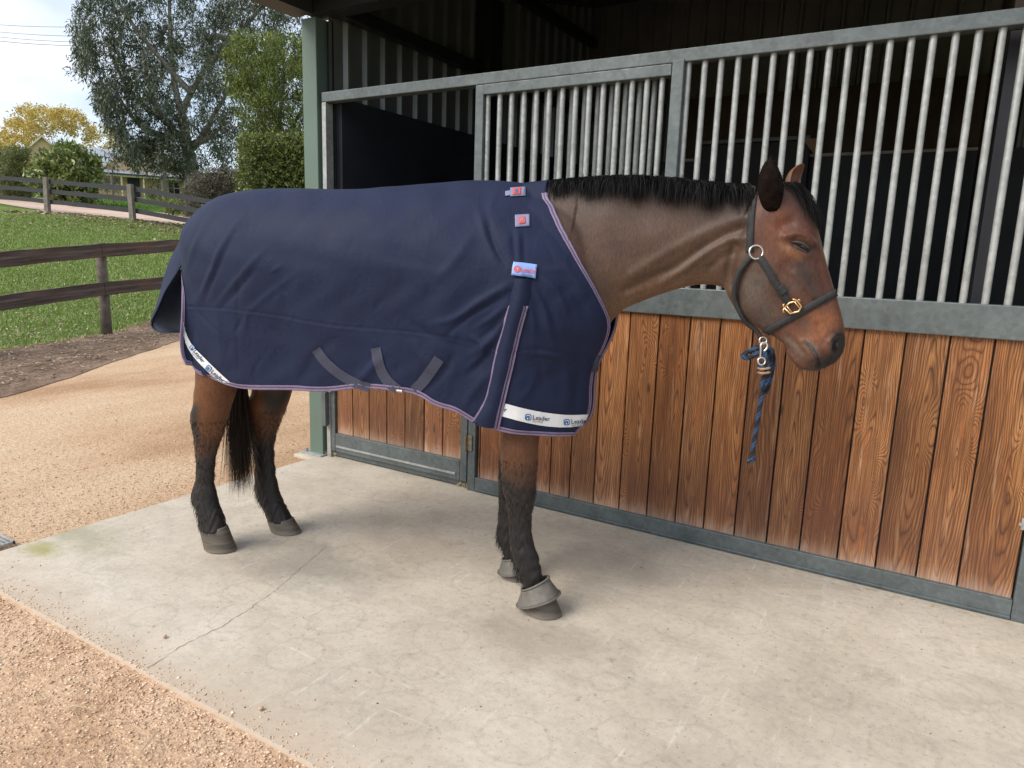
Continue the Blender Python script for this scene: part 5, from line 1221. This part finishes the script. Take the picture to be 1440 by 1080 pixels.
P = wedge(260000, -60, 330, 0, 0, 8.5, 28, 1.1); s_o = side_of(P, grassv); yl = nA[np.argmin(np.abs(nA[:, 0][None]-P[:2000, 0][:, None]), 1), 1]
o_ = np.argsort(nA[:, 0]); driveY = np.interp(P[:, 0], nA[o_, 0], nA[o_, 1])
patchy = np.sin(P[:, 0]*1.7+2*np.sin(P[:, 1]*1.1))*.5+np.sin(P[:, 1]*2.3+P[:, 0])*.5
keep = (s_o > rng.normal(0, .18, len(P))) & ((driveY-P[:, 1]) > np.abs(rng.normal(0, 1.1, len(P)))) & (rng.random(len(P)) < .82+.18*patchy)
P = P[keep]; Dd = np.hypot(P[:, 0], P[:, 1]+3.2)
blades('grass', P, .038+.0012*Dd, .0035+.0006*Dd, M_GRASS, .9)
# lawn beyond the drive
P = wedge(60000, -40, 330, 0, 0, 28, 66, 1.); fo_ = np.argsort(fA[:, 0]); P = P[(P[:, 1]-np.interp(P[:, 0], fA[fo_, 0], fA[fo_, 1])) > .2]
blades('lawn_grass', P, .09, .03, leaf_mat('lawn_blade', [(0, (.075, .16, .02)), (.6, (.13, .25, .03)), (1, (.20, .32, .06))], .55, .3), .6)
# fallen leaves in the grass and along the drive
M_LITTER = leaf_mat('leaf_litter', [(0, (.10, .06, .035)), (.4, (.26, .18, .10)), (.75, (.42, .33, .22)), (1, (.60, .54, .44))], .8, .15)
P = wedge(26000, -60, 330, 0, 0, 16, 30); driveY = np.interp(P[:, 0], nA[o_, 0], nA[o_, 1]); dd = driveY-P[:, 1]; P = P[(dd > -.3) & (dd < np.abs(rng.normal(0, 2.0, len(P))))]
straws('leaf_litter', P, .10, .02, .035, M_LITTER, .5)
P = wedge(7000, -60, 330, 0, 0, 8.5, 26); P = P[side_of(P, grassv) > 0]; straws('fallen_leaves', P, .035, .035, .009, M_LITTER, .6)
# twigs, bark and leaves on the dirt verge
n = 9000; P = np.empty((n, 2)); k = rng.integers(0, 90, n); u = rng.random(n)**.8; P = grassv[k]*(1-u)[:, None]+sandv[k]*u[:, None]+rng.normal(0, .12, (n, 2)); straws('verge_litter', P, .045, .0, .006, M_LITTER, .35)
n = 5000; k = rng.integers(0, 90, n); u = rng.random(n)**.5; P = grassv[k]*(1-u)[:, None]+(sandv[k])*u[:, None]+rng.normal(0, .12, (n, 2)); stones('verge_stones', np.c_[P, np.full(n, -.01)], np.clip(rng.lognormal(-4.9, .5, n), .004, .035), leaf_mat('verge_stone', [(0, (.10, .07, .05)), (.6, (.24, .17, .12)), (1, (.42, .33, .26))], .9, 0))
# white clover-like bits near the fence foot
for q in [(20, 962/3.27+0)]: pass

# ------------------------------------------------------------------ foliage
def leafcloud(C, R, nper, L_, Wd_, droop=.0, flat=1.):
    """leaf-shaped faces scattered through soft clumps"""
    C = np.asarray(C, float); R = np.asarray(R, float)*np.ones(len(C)); m = len(C); n = m*nper; c = np.repeat(C, nper, 0); r = np.repeat(R, nper)
    d = rng.normal(0, 1, (n, 3)); d /= np.linalg.norm(d, axis=1)[:, None]; rad = rng.random(n)**(1/2.2)
    p = c+d*(r*rad)[:, None]*np.array([1, 1, flat]); ax = rng.normal(0, 1, (n, 3)); ax[:, 2] -= droop; ax /= np.linalg.norm(ax, axis=1)[:, None]
    sd = np.cross(ax, rng.normal(0, 1, (n, 3))); sd /= np.linalg.norm(sd, axis=1)[:, None]+1e-9; l = L_*(.6+.8*rng.random(n))[:, None]; w = Wd_*(.6+.8*rng.random(n))[:, None]
    V = np.stack([p, p+ax*l*.5+sd*w*.5, p+ax*l, p+ax*l*.5-sd*w*.5], 1).reshape(-1, 3); return V
def leaves_obj(name, V, mat, parent, base):
    V = V-np.asarray(base); return obj(name, mesh_from(name, V, np.arange(len(V)).reshape(-1, 4), mat), parent)
def branching(mb, p, d, L_, r, depth, ends, spread=.5, up=.1, nchild=(2, 3), seg=4):
    p = np.array(p, float); d = np.array(d, float)/np.linalg.norm(d); pts = [p.copy()]; q = p.copy()
    for i in range(seg): d = d+rng.normal(0, .10, 3)+np.array([0, 0, up])*.3; d /= np.linalg.norm(d); q = q+d*L_/seg; pts.append(q.copy())
    mb.tube([Vector(x) for x in pts], list(np.linspace(r, r*.62, seg+1)), 6 if r > .05 else 4, False)
    if depth <= 1: ends += [x for x in pts[2:]]
    if depth == 0: return
    for _ in range(rng.integers(nchild[0], nchild[1]+1)):
        nd = d+rng.normal(0, spread, 3); branching(mb, pts[-1 if rng.random() < .7 else -2], nd, L_*rng.uniform(.62, .85), r*.6, depth-1, ends, spread, up, nchild, seg)
M_BARK = simple('eucalypt_bark', (.30, .265, .23), .8, 0, .3, 4); M_BARKD = simple('grey_bark', (.12, .10, .085), .85, 0, .3, 4)
M_EUC = leaf_mat('eucalypt_leaf', [(0, (.030, .043, .024)), (.5, (.065, .085, .048)), (.85, (.125, .145, .090)), (1, (.22, .22, .15))], .5, .25)
# tall eucalypt: pixel-seeded crown volume at its real distance
def px_cloud(poly_rows, D, dD, n, rr_, holes=0.):
    """clump centres inside a silhouette given as (y, x0, x1) rows, spread dD metres in depth"""
    C = []; R = []; ys_ = [r[0] for r in poly_rows]; x0s = [r[1] for r in poly_rows]; x1s = [r[2] for r in poly_rows]
    while len(C) < n:
        y = rng.uniform(ys_[0], ys_[-1]); a, b = np.interp(y, ys_, x0s), np.interp(y, ys_, x1s); 
        if rng.random() > (b-a)/max(1, max(np.array(x1s)-np.array(x0s))): continue
        x = rng.uniform(a, b)
        if holes and (math.sin(x*.085+1.9*math.sin(y*.06))*math.sin(y*.075+1.3*math.sin(x*.05)+1)) > holes: continue
        C.append(at_dist((x, y), D+rng.uniform(-1, 1)*dD*math.sqrt(max(0, 1-((x-(a+b)/2)/((b-a)/2+1e-6))**2)))); R.append(rng.uniform(*rr_))
    return np.array(C), np.array(R)
base = ground_at((225, 272), 30, 60); base = at_dist((268, 262), 48); base[2] = float(terr(base[0], base[1]))
et = thing('eucalyptus_tree', 'tall grey-green eucalyptus with drooping foliage in front of the cream house', 'tree', base)
mb = MB(); ends = []
tk = [base, at_dist((270, 235), 48), at_dist((262, 200), 48), at_dist((255, 160), 48)]
def rel(P): return [Vector(np.asarray(q)-base) for q in P]
mb.tube(rel(tk), [.42, .38, .32, .26], 10)
limbs = [[(262, 200), (245, 185), (228, 165), (215, 140), (205, 110), (200, 70)], [(255, 160), (268, 130), (290, 95), (300, 50), (310, 0)], [(265, 215), (290, 185), (300, 160), (322, 130), (330, 90)], [(262, 190), (232, 192), (205, 182), (180, 160), (160, 120)], [(255, 160), (245, 120), (240, 70), (238, 10), (240, -60)],
         [(262, 205), (285, 200), (300, 190), (318, 170)], [(228, 165), (200, 150), (170, 110), (150, 60)], [(290, 95), (330, 50), (370, 10), (400, -40)], [(245, 185), (235, 205), (205, 222), (190, 235)], [(268, 130), (240, 100), (190, 40), (165, 0)], [(300, 50), (350, 60), (390, 60)]]
for i, lm in enumerate(limbs):
    P = smoothline([at_dist(q, 48+math.sin(i*2.1)*2.5*j/len(lm)) for j, q in enumerate(lm)], 14); mb.tube(rel(P), list(np.linspace(.20, .05, 14)), 7)
    for j in range(3, 14, 2):
        branching(mb, P[j]-base, rng.normal(0, 1, 3)+np.array([0, 0, .2]), 1.5, .05, 1, ends, .6, .0)
mb.build('trunk', M_BARK, et)
rows = [(-110, 170, 400), (-60, 130, 440), (0, 112, 450), (30, 104, 450), (70, 108, 440), (100, 122, 430), (150, 138, 410), (185, 160, 390), (204, 172, 380), (212, 205, 360), (234, 222, 320), (262, 285, 340)]
C, R = px_cloud(rows, 48, 4.5, 760, (.28, .58), .45)
V1 = leafcloud(C, R, 58, .27, .055, 1.3, 1.25); C, R = px_cloud(rows, 48, 4.5, 900, (.12, .34), 1.2); V1 = np.concatenate([V1, leafcloud(C, R, 16, .25, .05, 1.6, 1.5)])
Ce = np.array(ends)+base; V2_ = leafcloud(Ce, .5, 20, .28, .06, 1.2)
# hanging sprays on the outline
C, R = px_cloud([(30, 103, 122), (80, 108, 135), (130, 128, 160), (200, 160, 190), (240, 190, 230)], 46, 1.5, 110, (.2, .45)); V3 = leafcloud(C, R, 30, .28, .055, 2.2, 1.5)
C, R = px_cloud([(190, 172, 250), (206, 178, 270), (218, 205, 275), (238, 216, 262)], 46.5, 1.5, 70, (.3, .6)); V4 = leafcloud(C, R, 42, .26, .06, .9)
leaves_obj('crown', np.concatenate([V1, V2_, V3, V4]), M_EUC, et, base)
# bright green feathery tree by the stable
M_BRIGHT = leaf_mat('bright_leaf', [(0, (.04, .065, .012)), (.4, (.09, .125, .020)), (.8, (.17, .21, .035)), (1, (.28, .31, .07))], .55, .3)
base = at_dist((385, 250), 27); base[2] = float(terr(base[0], base[1]))
bt = thing('bright_green_tree', 'bright yellow-green feathery tree rising above the clipped hedge', 'tree', base)
mb = MB(); ends = []
for q in [[(385, 262), (380, 200), (365, 160), (345, 110), (335, 80)], [(392, 262), (392, 190), (395, 140), (400, 90)], [(398, 262), (405, 195), (425, 150)]]:
    mb.tube(rel(smoothline([at_dist(z, 27) for z in q], 10)), list(np.linspace(.14, .03, 10)), 7)
mb.build('trunk', M_BARKD, bt)
C, R = px_cloud([(50, 340, 372), (62, 322, 452), (85, 312, 455), (120, 315, 455), (150, 330, 455), (180, 345, 455), (200, 350, 455)], 27, 1.3, 330, (.20, .40), .75)
V1 = leafcloud(C, R, 66, .16, .032, -1.1)
leaves_obj('crown', V1, M_BRIGHT, bt, base)
# clipped hedge below it
def hedge_shell(rows, D, dep, n, L_, Wd_):
    """leaves on the front, top and thickness of a clipped volume"""
    ys_, a_, b_ = zip(*rows); V = []; y = rng.uniform(ys_[0], ys_[-1], n); x = np.array([rng.uniform(np.interp(q, ys_, a_), np.interp(q, ys_, b_)) for q in y])
    f = rng.random(n)**2; e = np.minimum(1, np.minimum((x-np.interp(y, ys_, a_)), (np.interp(y, ys_, b_)-x))/10); e2 = np.minimum(1, (y-ys_[0])/8)
    lump = .12*np.sin(x*.35+y*.22)+.10*np.sin(y*.45-x*.2)
    Ds = D+dep*f*.35+(1-np.sqrt(np.clip(e, 0, 1)))*dep*.5+(1-np.sqrt(np.clip(e2, 0, 1)))*dep*.5+lump
    return np.array([at_dist((p, q), d) for p, q, d in zip(x, y, Ds)])
M_HEDGE = leaf_mat('hedge_leaf', [(0, (.055, .075, .014)), (.45, (.115, .145, .028)), (.85, (.19, .22, .05)), (1, (.28, .30, .10))], .6, .2)
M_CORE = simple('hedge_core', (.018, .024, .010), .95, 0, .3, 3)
def hedge(name, label, rows, D, dep, n, L_, Wd_, mat, cat='hedge', core=True):
    P = hedge_shell(rows, D, dep, n, L_, Wd_); ys_, a_, b_ = zip(*rows); base = at_dist(((a_[-1]+b_[-1])/2, ys_[-1]), D+dep*.3); base[2] = float(terr(base[0], base[1]))
    h_ = thing(name, label, cat, base); V = leafcloud(P, .07, 1, L_, Wd_, 0); leaves_obj('foliage', V, mat, h_, base)
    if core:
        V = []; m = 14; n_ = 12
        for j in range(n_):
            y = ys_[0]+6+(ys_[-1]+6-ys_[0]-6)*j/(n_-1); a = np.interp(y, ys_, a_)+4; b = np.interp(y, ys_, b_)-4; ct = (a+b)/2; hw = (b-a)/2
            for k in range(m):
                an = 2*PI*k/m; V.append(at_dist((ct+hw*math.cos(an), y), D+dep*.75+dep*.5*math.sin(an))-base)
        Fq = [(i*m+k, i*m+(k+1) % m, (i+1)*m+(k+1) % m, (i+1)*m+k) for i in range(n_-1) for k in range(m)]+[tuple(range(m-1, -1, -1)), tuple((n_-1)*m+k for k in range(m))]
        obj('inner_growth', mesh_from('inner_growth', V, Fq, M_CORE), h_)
    return h_
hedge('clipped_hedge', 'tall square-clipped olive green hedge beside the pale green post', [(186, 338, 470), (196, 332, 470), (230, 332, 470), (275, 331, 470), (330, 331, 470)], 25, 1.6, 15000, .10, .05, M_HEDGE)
M_OLIVE = leaf_mat('grey_bush_leaf', [(0, (.045, .046, .030)), (.5, (.10, .098, .062)), (.85, (.17, .155, .11)), (1, (.24, .16, .12))], .7, .15)
hedge('rounded_bush', 'low wide grey-green rounded bush behind the dark rail fence', [(237, 290, 330), (246, 268, 350), (258, 258, 352), (275, 254, 352), (300, 256, 352), (312, 262, 352)], 31, 2.0, 8000, .12, .03, M_OLIVE, 'bush')
M_HED2 = leaf_mat('soft_hedge_leaf', [(0, (.055, .075, .020)), (.5, (.13, .15, .040)), (1, (.22, .23, .08))], .7, .2)
hedge('domed_hedge', 'smooth dome-shaped clipped conifer hedge leaning at the picture edge', [(206, 8, 44), (216, 4, 42), (235, -4, 40), (255, -10, 44), (272, -12, 48), (282, -12, 48)], 42, 3, 9000, .12, .03, M_HED2)
hedge('dark_hedge', 'darker hedge just behind the dome-shaped one', [(207, -30, 9), (225, -30, 8), (255, -30, 4), (280, -30, 4)], 46, 2.5, 3000, .13, .04, M_HEDGE)
# broad-leaved shrub in front of the house
base = at_dist((95, 285), 40); base[2] = float(terr(base[0], base[1]))
sb = thing('broadleaf_shrub', 'large glossy broad-leaved shrub before the small gable of the house', 'shrub', base)
mb = MB(); ends = []
for k in range(7): branching(mb, (rng.normal(0, .2), rng.normal(0, .2), 0), (rng.normal(0, .5), rng.normal(0, .4), 1), 1.1, .05, 2, ends, .45, .1)
mb.build('stem', M_BARKD, sb)
C, R = px_cloud([(204, 95, 108), (212, 76, 130), (224, 52, 137), (240, 42, 139), (258, 44, 134), (272, 60, 134), (282, 62, 140)], 40, 1.8, 250, (.22, .45), .55)
M_SHR = leaf_mat('glossy_leaf', [(0, (.045, .07, .014)), (.4, (.12, .16, .032)), (.8, (.22, .27, .07)), (1, (.34, .38, .16))], .35, .25)
leaves_obj('crown', leafcloud(C, R, 40, .24, .10, 0), M_SHR, sb, base)
# autumn trees behind
M_YEL = leaf_mat('autumn_leaf', [(0, (.30, .22, .05)), (.45, (.55, .40, .09)), (.85, (.72, .56, .15)), (1, (.50, .48, .22))], .6, .35)
def autumn(name, label, bx, by, D, rows, n, sp=1.):
    base = at_dist((bx, by), D); base[2] = float(terr(base[0], base[1]))-.2; t_ = thing(name, label, 'tree', base); mb = MB(); ends = []
    C, R = px_cloud(rows, D, 3.0, n, (.35, .75), .75); tp = at_dist((bx, by-34), D)
    mb.tube(rel([base, tp]), [.3, .22], 8)
    for k in range(0, len(C), 2):
        e_ = C[k]; m_ = (tp*.45+e_*.55)+rng.normal(0, .3, 3)+(0, 0, -.3); m2_ = tp*.8+e_*.2; up_ = e_+(e_-tp)/np.linalg.norm(e_-tp)*rng.uniform(.3, 1.3)+(0, 0, .4)
        mb.tube(rel(smoothline([tp, m2_, m_, e_, up_], 7, 1)), list(np.linspace(.075, .015, 7)), 4, False)
    mb.build('trunk', M_BARKD, t_); leaves_obj('crown', leafcloud(C, R, 22, .26, .14, .3), M_YEL, t_, base); return t_
autumn('autumn_tree', 'round yellow-leaved autumn tree with bare twigs behind the roof, the bigger dome', 55, 222, 92, [(150, 30, 62), (158, 18, 76), (170, 8, 84), (185, 2, 80), (200, -6, 66), (208, -10, 60)], 230)
autumn('autumn_tree', 'yellow autumn tree adjoining the bigger dome on its house side', 80, 222, 95, [(153, 74, 98), (162, 68, 116), (175, 80, 128), (190, 96, 130)], 130)
autumn('autumn_tree', 'thin brownish autumn tree between the yellow trees and the eucalyptus', 140, 222, 97, [(180, 128, 158), (192, 118, 172), (205, 112, 178), (214, 108, 180)], 90)
autumn('autumn_tree', 'low yellow tree cut off at the picture edge above the hedges', -12, 222, 90, [(186, -40, 6), (198, -40, 12), (212, -40, 20)], 50)

# ------------------------------------------------------------------ house
HD = 74.; hb = at_dist((137, 277), HD); hb[2] = at_dist((137, 277), HD)[2]
dv = ray((190, 260)); ax_y = np.array([dv[0], dv[1], 0]); ax_y /= np.linalg.norm(ax_y); ax_x = np.array([ax_y[1], -ax_y[0], 0])
house = thing('farmhouse', 'cream brick farmhouse with grey tin roof and veranda beyond the drive', 'house', hb, math.atan2(ax_x[1], ax_x[0]))
M_CREAM = Mat('cream_brick', .85); cb = M_CREAM.new('ShaderNodeTexBrick'); cb.inputs['Scale'].default_value = 1; cb.inputs['Brick Width'].default_value = .6; cb.inputs['Row Height'].default_value = .2
cb.inputs['Color1'].default_value = (.60, .40, .21, 1); cb.inputs['Color2'].default_value = (.68, .49, .28, 1); cb.inputs['Mortar'].default_value = (.50, .40, .27, 1); cb.inputs['Mortar Size'].default_value = .02
M_CREAM.L.new(M_CREAM.map(M_CREAM.co(), (1, 1, 1), (PI/2, 0, 0)), cb.inputs['Vector']); M_CREAM.color(cb.outputs['Color']); M_CREAM = M_CREAM.m
M_ROOFG = Mat('grey_tin_roof', .45, .3); rx = M_ROOFG.sep(M_ROOFG.co())[0]; rw = M_ROOFG.math('SINE', M_ROOFG.math('MULTIPLY', rx, 33.)); M_ROOFG.color(M_ROOFG.ramp(M_ROOFG.noise(M_ROOFG.co(), .7, 4), [(.3, (.30, .33, .37)), (.7, (.38, .41, .45))])); M_ROOFG.bump(rw, .3, .03); M_ROOFG = M_ROOFG.m
M_TRIM = simple('cream_trim', (.66, .60, .46), .6); M_DKB = simple('dark_blue_door', (.018, .022, .04), .5); M_GLS = simple('window_glass', (.015, .018, .02), .08)
def hbx(name, x0, x1, y0, y1, z0, z1, mat, parent=house, bev=0): return MB().box(x0, x1, y0, y1, z0, z1, bev=bev).build(name, mat, parent)
hbx('wall', -.5, 8.6, 1.8, 8, -2, 2.35, M_CREAM); hbx('wall', -6.0, -.55, 2.2, 9, -2, 2.9, M_CREAM)
# main gable
GA = (.1, 2.55); GP = (4.0, 5.75); GB = (7.9, 2.55)
MB().add([(GA[0]+.3, 1.75, GA[1]), (GP[0], 1.75, GP[1]-.25), (GB[0]-.3, 1.75, GB[1]), (GA[0]+.3, 1.95, GA[1]), (GP[0], 1.95, GP[1]-.25), (GB[0]-.3, 1.95, GB[1])], [(0, 1, 2), (5, 4, 3), (0, 3, 4, 1), (1, 4, 5, 2), (2, 5, 3, 0)]).build('gable', M_CREAM, house)
def slab_(name, a, b, y0, y1, th_, mat):
    (x0, z0), (x1, z1) = a, b; V = [(x0, y0, z0), (x1, y0, z1), (x1, y1, z1), (x0, y1, z0), (x0, y0, z0-th_), (x1, y0, z1-th_), (x1, y1, z1-th_), (x0, y1, z0-th_)]
    return MB().add(V, [(0, 1, 2, 3), (7, 6, 5, 4), (0, 4, 5, 1), (1, 5, 6, 2), (2, 6, 7, 3), (3, 7, 4, 0)]).build(name, mat, house)
slab_('roof', (GA[0]-.25, GA[1]-.18), GP, 1.5, 10, .08, M_ROOFG); slab_('roof', GP, (GB[0]+.25, GB[1]-.18), 1.5, 10, .08, M_ROOFG)
for a, b in (((GA[0]-.25, GA[1]-.21), (GP[0], GP[1]-.02)), ((GP[0], GP[1]-.02), (GB[0]+.25, GB[1]-.21))): slab_('barge_board', a, b, 1.40, 1.495, .26, M_TRIM)
# side wing, ridge running across
def wing(x0, x1, yf, zf, yr, zr): return MB().add([(x0, yf, zf), (x1, yf, zf), (x1, yr, zr), (x0, yr, zr), (x0, 2*yr-yf, zf), (x1, 2*yr-yf, zf)], [(0, 1, 2, 3), (3, 2, 5, 4), (0, 3, 4), (1, 5, 2)]).build('roof', M_ROOFG, house)
wing(-3.6, 3.6, 1.8, 2.95, 5.4, 4.72); 
MB().add([(-5.0, 1.2, 3.75), (-3.85, 1.2, 4.85), (-2.7, 1.2, 3.75), (-5.0, 1.4, 3.75), (-3.85, 1.4, 4.85), (-2.7, 1.4, 3.75)], [(0, 1, 2), (5, 4, 3), (0, 3, 4, 1), (1, 4, 5, 2), (2, 5, 3, 0)]).build('gable', M_CREAM, house)
hbx('wall', -5.0, -2.7, 1.25, 3, -2, 3.74, M_CREAM)
slab_('roof', (-5.2, 3.65), (-3.85, 4.98), 1.0, 6, .07, M_ROOFG); slab_('roof', (-3.85, 4.98), (-2.5, 3.65), 1.0, 6, .07, M_ROOFG)
for a, b in (((-5.22, 3.60), (-3.85, 4.96)), ((-3.85, 4.96), (-2.48, 3.60))): slab_('barge_board', a, b, .92, .99, .16, M_TRIM)
# veranda
MB().add([(-.6, -.15, 2.12), (8.9, -.15, 2.12), (8.9, 1.72, 2.62), (-.6, 1.72, 2.62), (-.6, -.15, 2.07), (8.9, -.15, 2.07), (8.9, 1.72, 2.57), (-.6, 1.72, 2.57)], [(0, 1, 2, 3), (7, 6, 5, 4), (0, 4, 5, 1), (1, 5, 6, 2), (2, 6, 7, 3), (3, 7, 4, 0)]).build('veranda_roof', M_ROOFG, house)
hbx('gutter', -.6, 8.9, -.24, -.16, 2.03, 2.16, M_DKB); hbx('beam', -.5, 8.8, -.05, .08, 1.90, 2.05, M_TRIM)
for x in (1.9, 3.65, 5.35, 7.05, 7.22): hbx('post', x, x+.12, -.03, .09, -.9, 1.89, M_TRIM)
slab_('roof', (7.3, 2.35), (12.5, 1.7), -.1, 7, .08, M_ROOFG); hbx('wall', 8.65, 12.2, 2.3, 8, -2, 1.65, M_CREAM)
hbx('veranda_floor', -.6, 8.8, -.2, 1.78, -1.2, 0.02, simple('veranda_slab', (.36, .29, .22), .8))
def window(x0, x1, z0, z1):
    f = hbx('window', x0, x1, 1.70, 1.79, z0, z1, M_TRIM); nx = 2
    for k in range(nx):
        for j in range(2):
            a = x0+.06+(x1-x0-.06)*k/nx; b = x0+(x1-x0)*(k+1)/nx-.04; c0 = z0+.06+(z1-z0-.06)*j/2; c1 = z0+(z1-z0)*(j+1)/2-.04
            hbx('pane', a, b, 1.675, 1.695, c0, c1, M_GLS, f)
window(5.75, 6.75, .75, 1.85); window(.5, 1.7, .75, 1.85)
dr = hbx('door', 2.4, 3.4, 1.68, 1.79, .05, 1.95, M_DKB); hbx('panel', 2.52, 2.86, 1.66, 1.675, .2, 1.8, M_DKB, dr); hbx('panel', 2.94, 3.28, 1.66, 1.675, .2, 1.8, M_DKB, dr)
# garden plants in front
def gplant(label, px_, D, r, n, mat, name='garden_plant'):
    b = at_dist(px_, D); b[2] = float(terr(b[0], b[1])); t_ = thing(name, label, 'plant', b)
    V = leafcloud([np.array([0, 0, r*.7])+rng.normal(0, r*.35, 3)*(1, 1, .5) for _ in range(9)], r*.55, n, .14, .05, -.4); obj('foliage', mesh_from('foliage', V, np.arange(len(V)).reshape(-1, 4), mat), t_); mb = MB(); mb.tube([(0, 0, -.05), (0, 0, r*.6)], .03, 5); mb.build('stem', M_BARKD, t_)
gplant('low grey bush in the garden bed under the veranda window', (150, 262), 60, 1.1, 90, M_OLIVE, 'garden_bush')
gplant('small green garden plant beside the veranda steps', (212, 280), 62, .5, 60, M_SHR)
gplant('bright green clump growing left of the rounded bush', (232, 282), 55, .5, 60, M_GRASS)
gplant('dark little shrub at the fence just before the rounded bush', (243, 300), 33, .5, 80, M_HEDGE)
gplant('reddish low shrub in front of the hedge foot', (318, 268), 30.5, .4, 80, leaf_mat('red_leaf', [(0, (.06, .02, .018)), (1, (.16, .06, .05))]))
for i, (px_, D, lab) in enumerate([((232, 292), 45, 'weathered wooden post standing in front of the veranda window'), ((160, 292), 45, 'slim grey post standing between shrub and dark door')]):
    b = at_dist(px_, D); b[2] = float(terr(b[0], b[1])); o = MB().tube([(0, 0, -.1), (0, 0, 1.7-.2*i)], .12-.06*i, 8).build('garden_post', M_POSTF); o.location = b; tag(o, lab, 'post')
# distant shelter belt closing the view between the trees
C = []; 
for k in range(260):
    q = (rng.uniform(-150, 520), 0); D = rng.uniform(120, 135); p_ = at_dist((q[0], 300), D); g_ = float(terr(p_[0], p_[1])); C.append((p_[0], p_[1], g_+rng.uniform(0, 4.5)))
V = leafcloud(C, 2.0, 50, .9, .4, 0); o = obj('distant_treeline', mesh_from('distant_treeline', V, np.arange(len(V)).reshape(-1, 4), M_HEDGE)); tag(o, kind='stuff')
# ------------------------------------------------------------------ power lines
M_WIRE = simple('wire', (.30, .31, .34), .6)
for (a, b, D0, D1, w, lab) in (((-80, 27), (430, -8), 62, 52, .018, 'highest of the four power lines crossing the sky'), ((-80, 35), (425, 14), 62, 52, .018, 'second power line from the top, crossing the sky'), ((-80, 41), (420, 26), 62, 52, .018, 'third power line from the top, crossing the sky'), ((-80, 47), (415, 30), 62, 52, .022, 'lowest of the four power lines crossing the sky')):
    P0, P1 = at_dist(a, D0), at_dist(b, D1); pts = [P0+(P1-P0)*u-np.array([0, 0, 1])*1.1*4*u*(1-u) for u in np.linspace(0, 1, 20)]
    tag(MB().tube(pts, w, 5, False).build('power_line', M_WIRE), lab, 'power line', 'power lines across the sky')
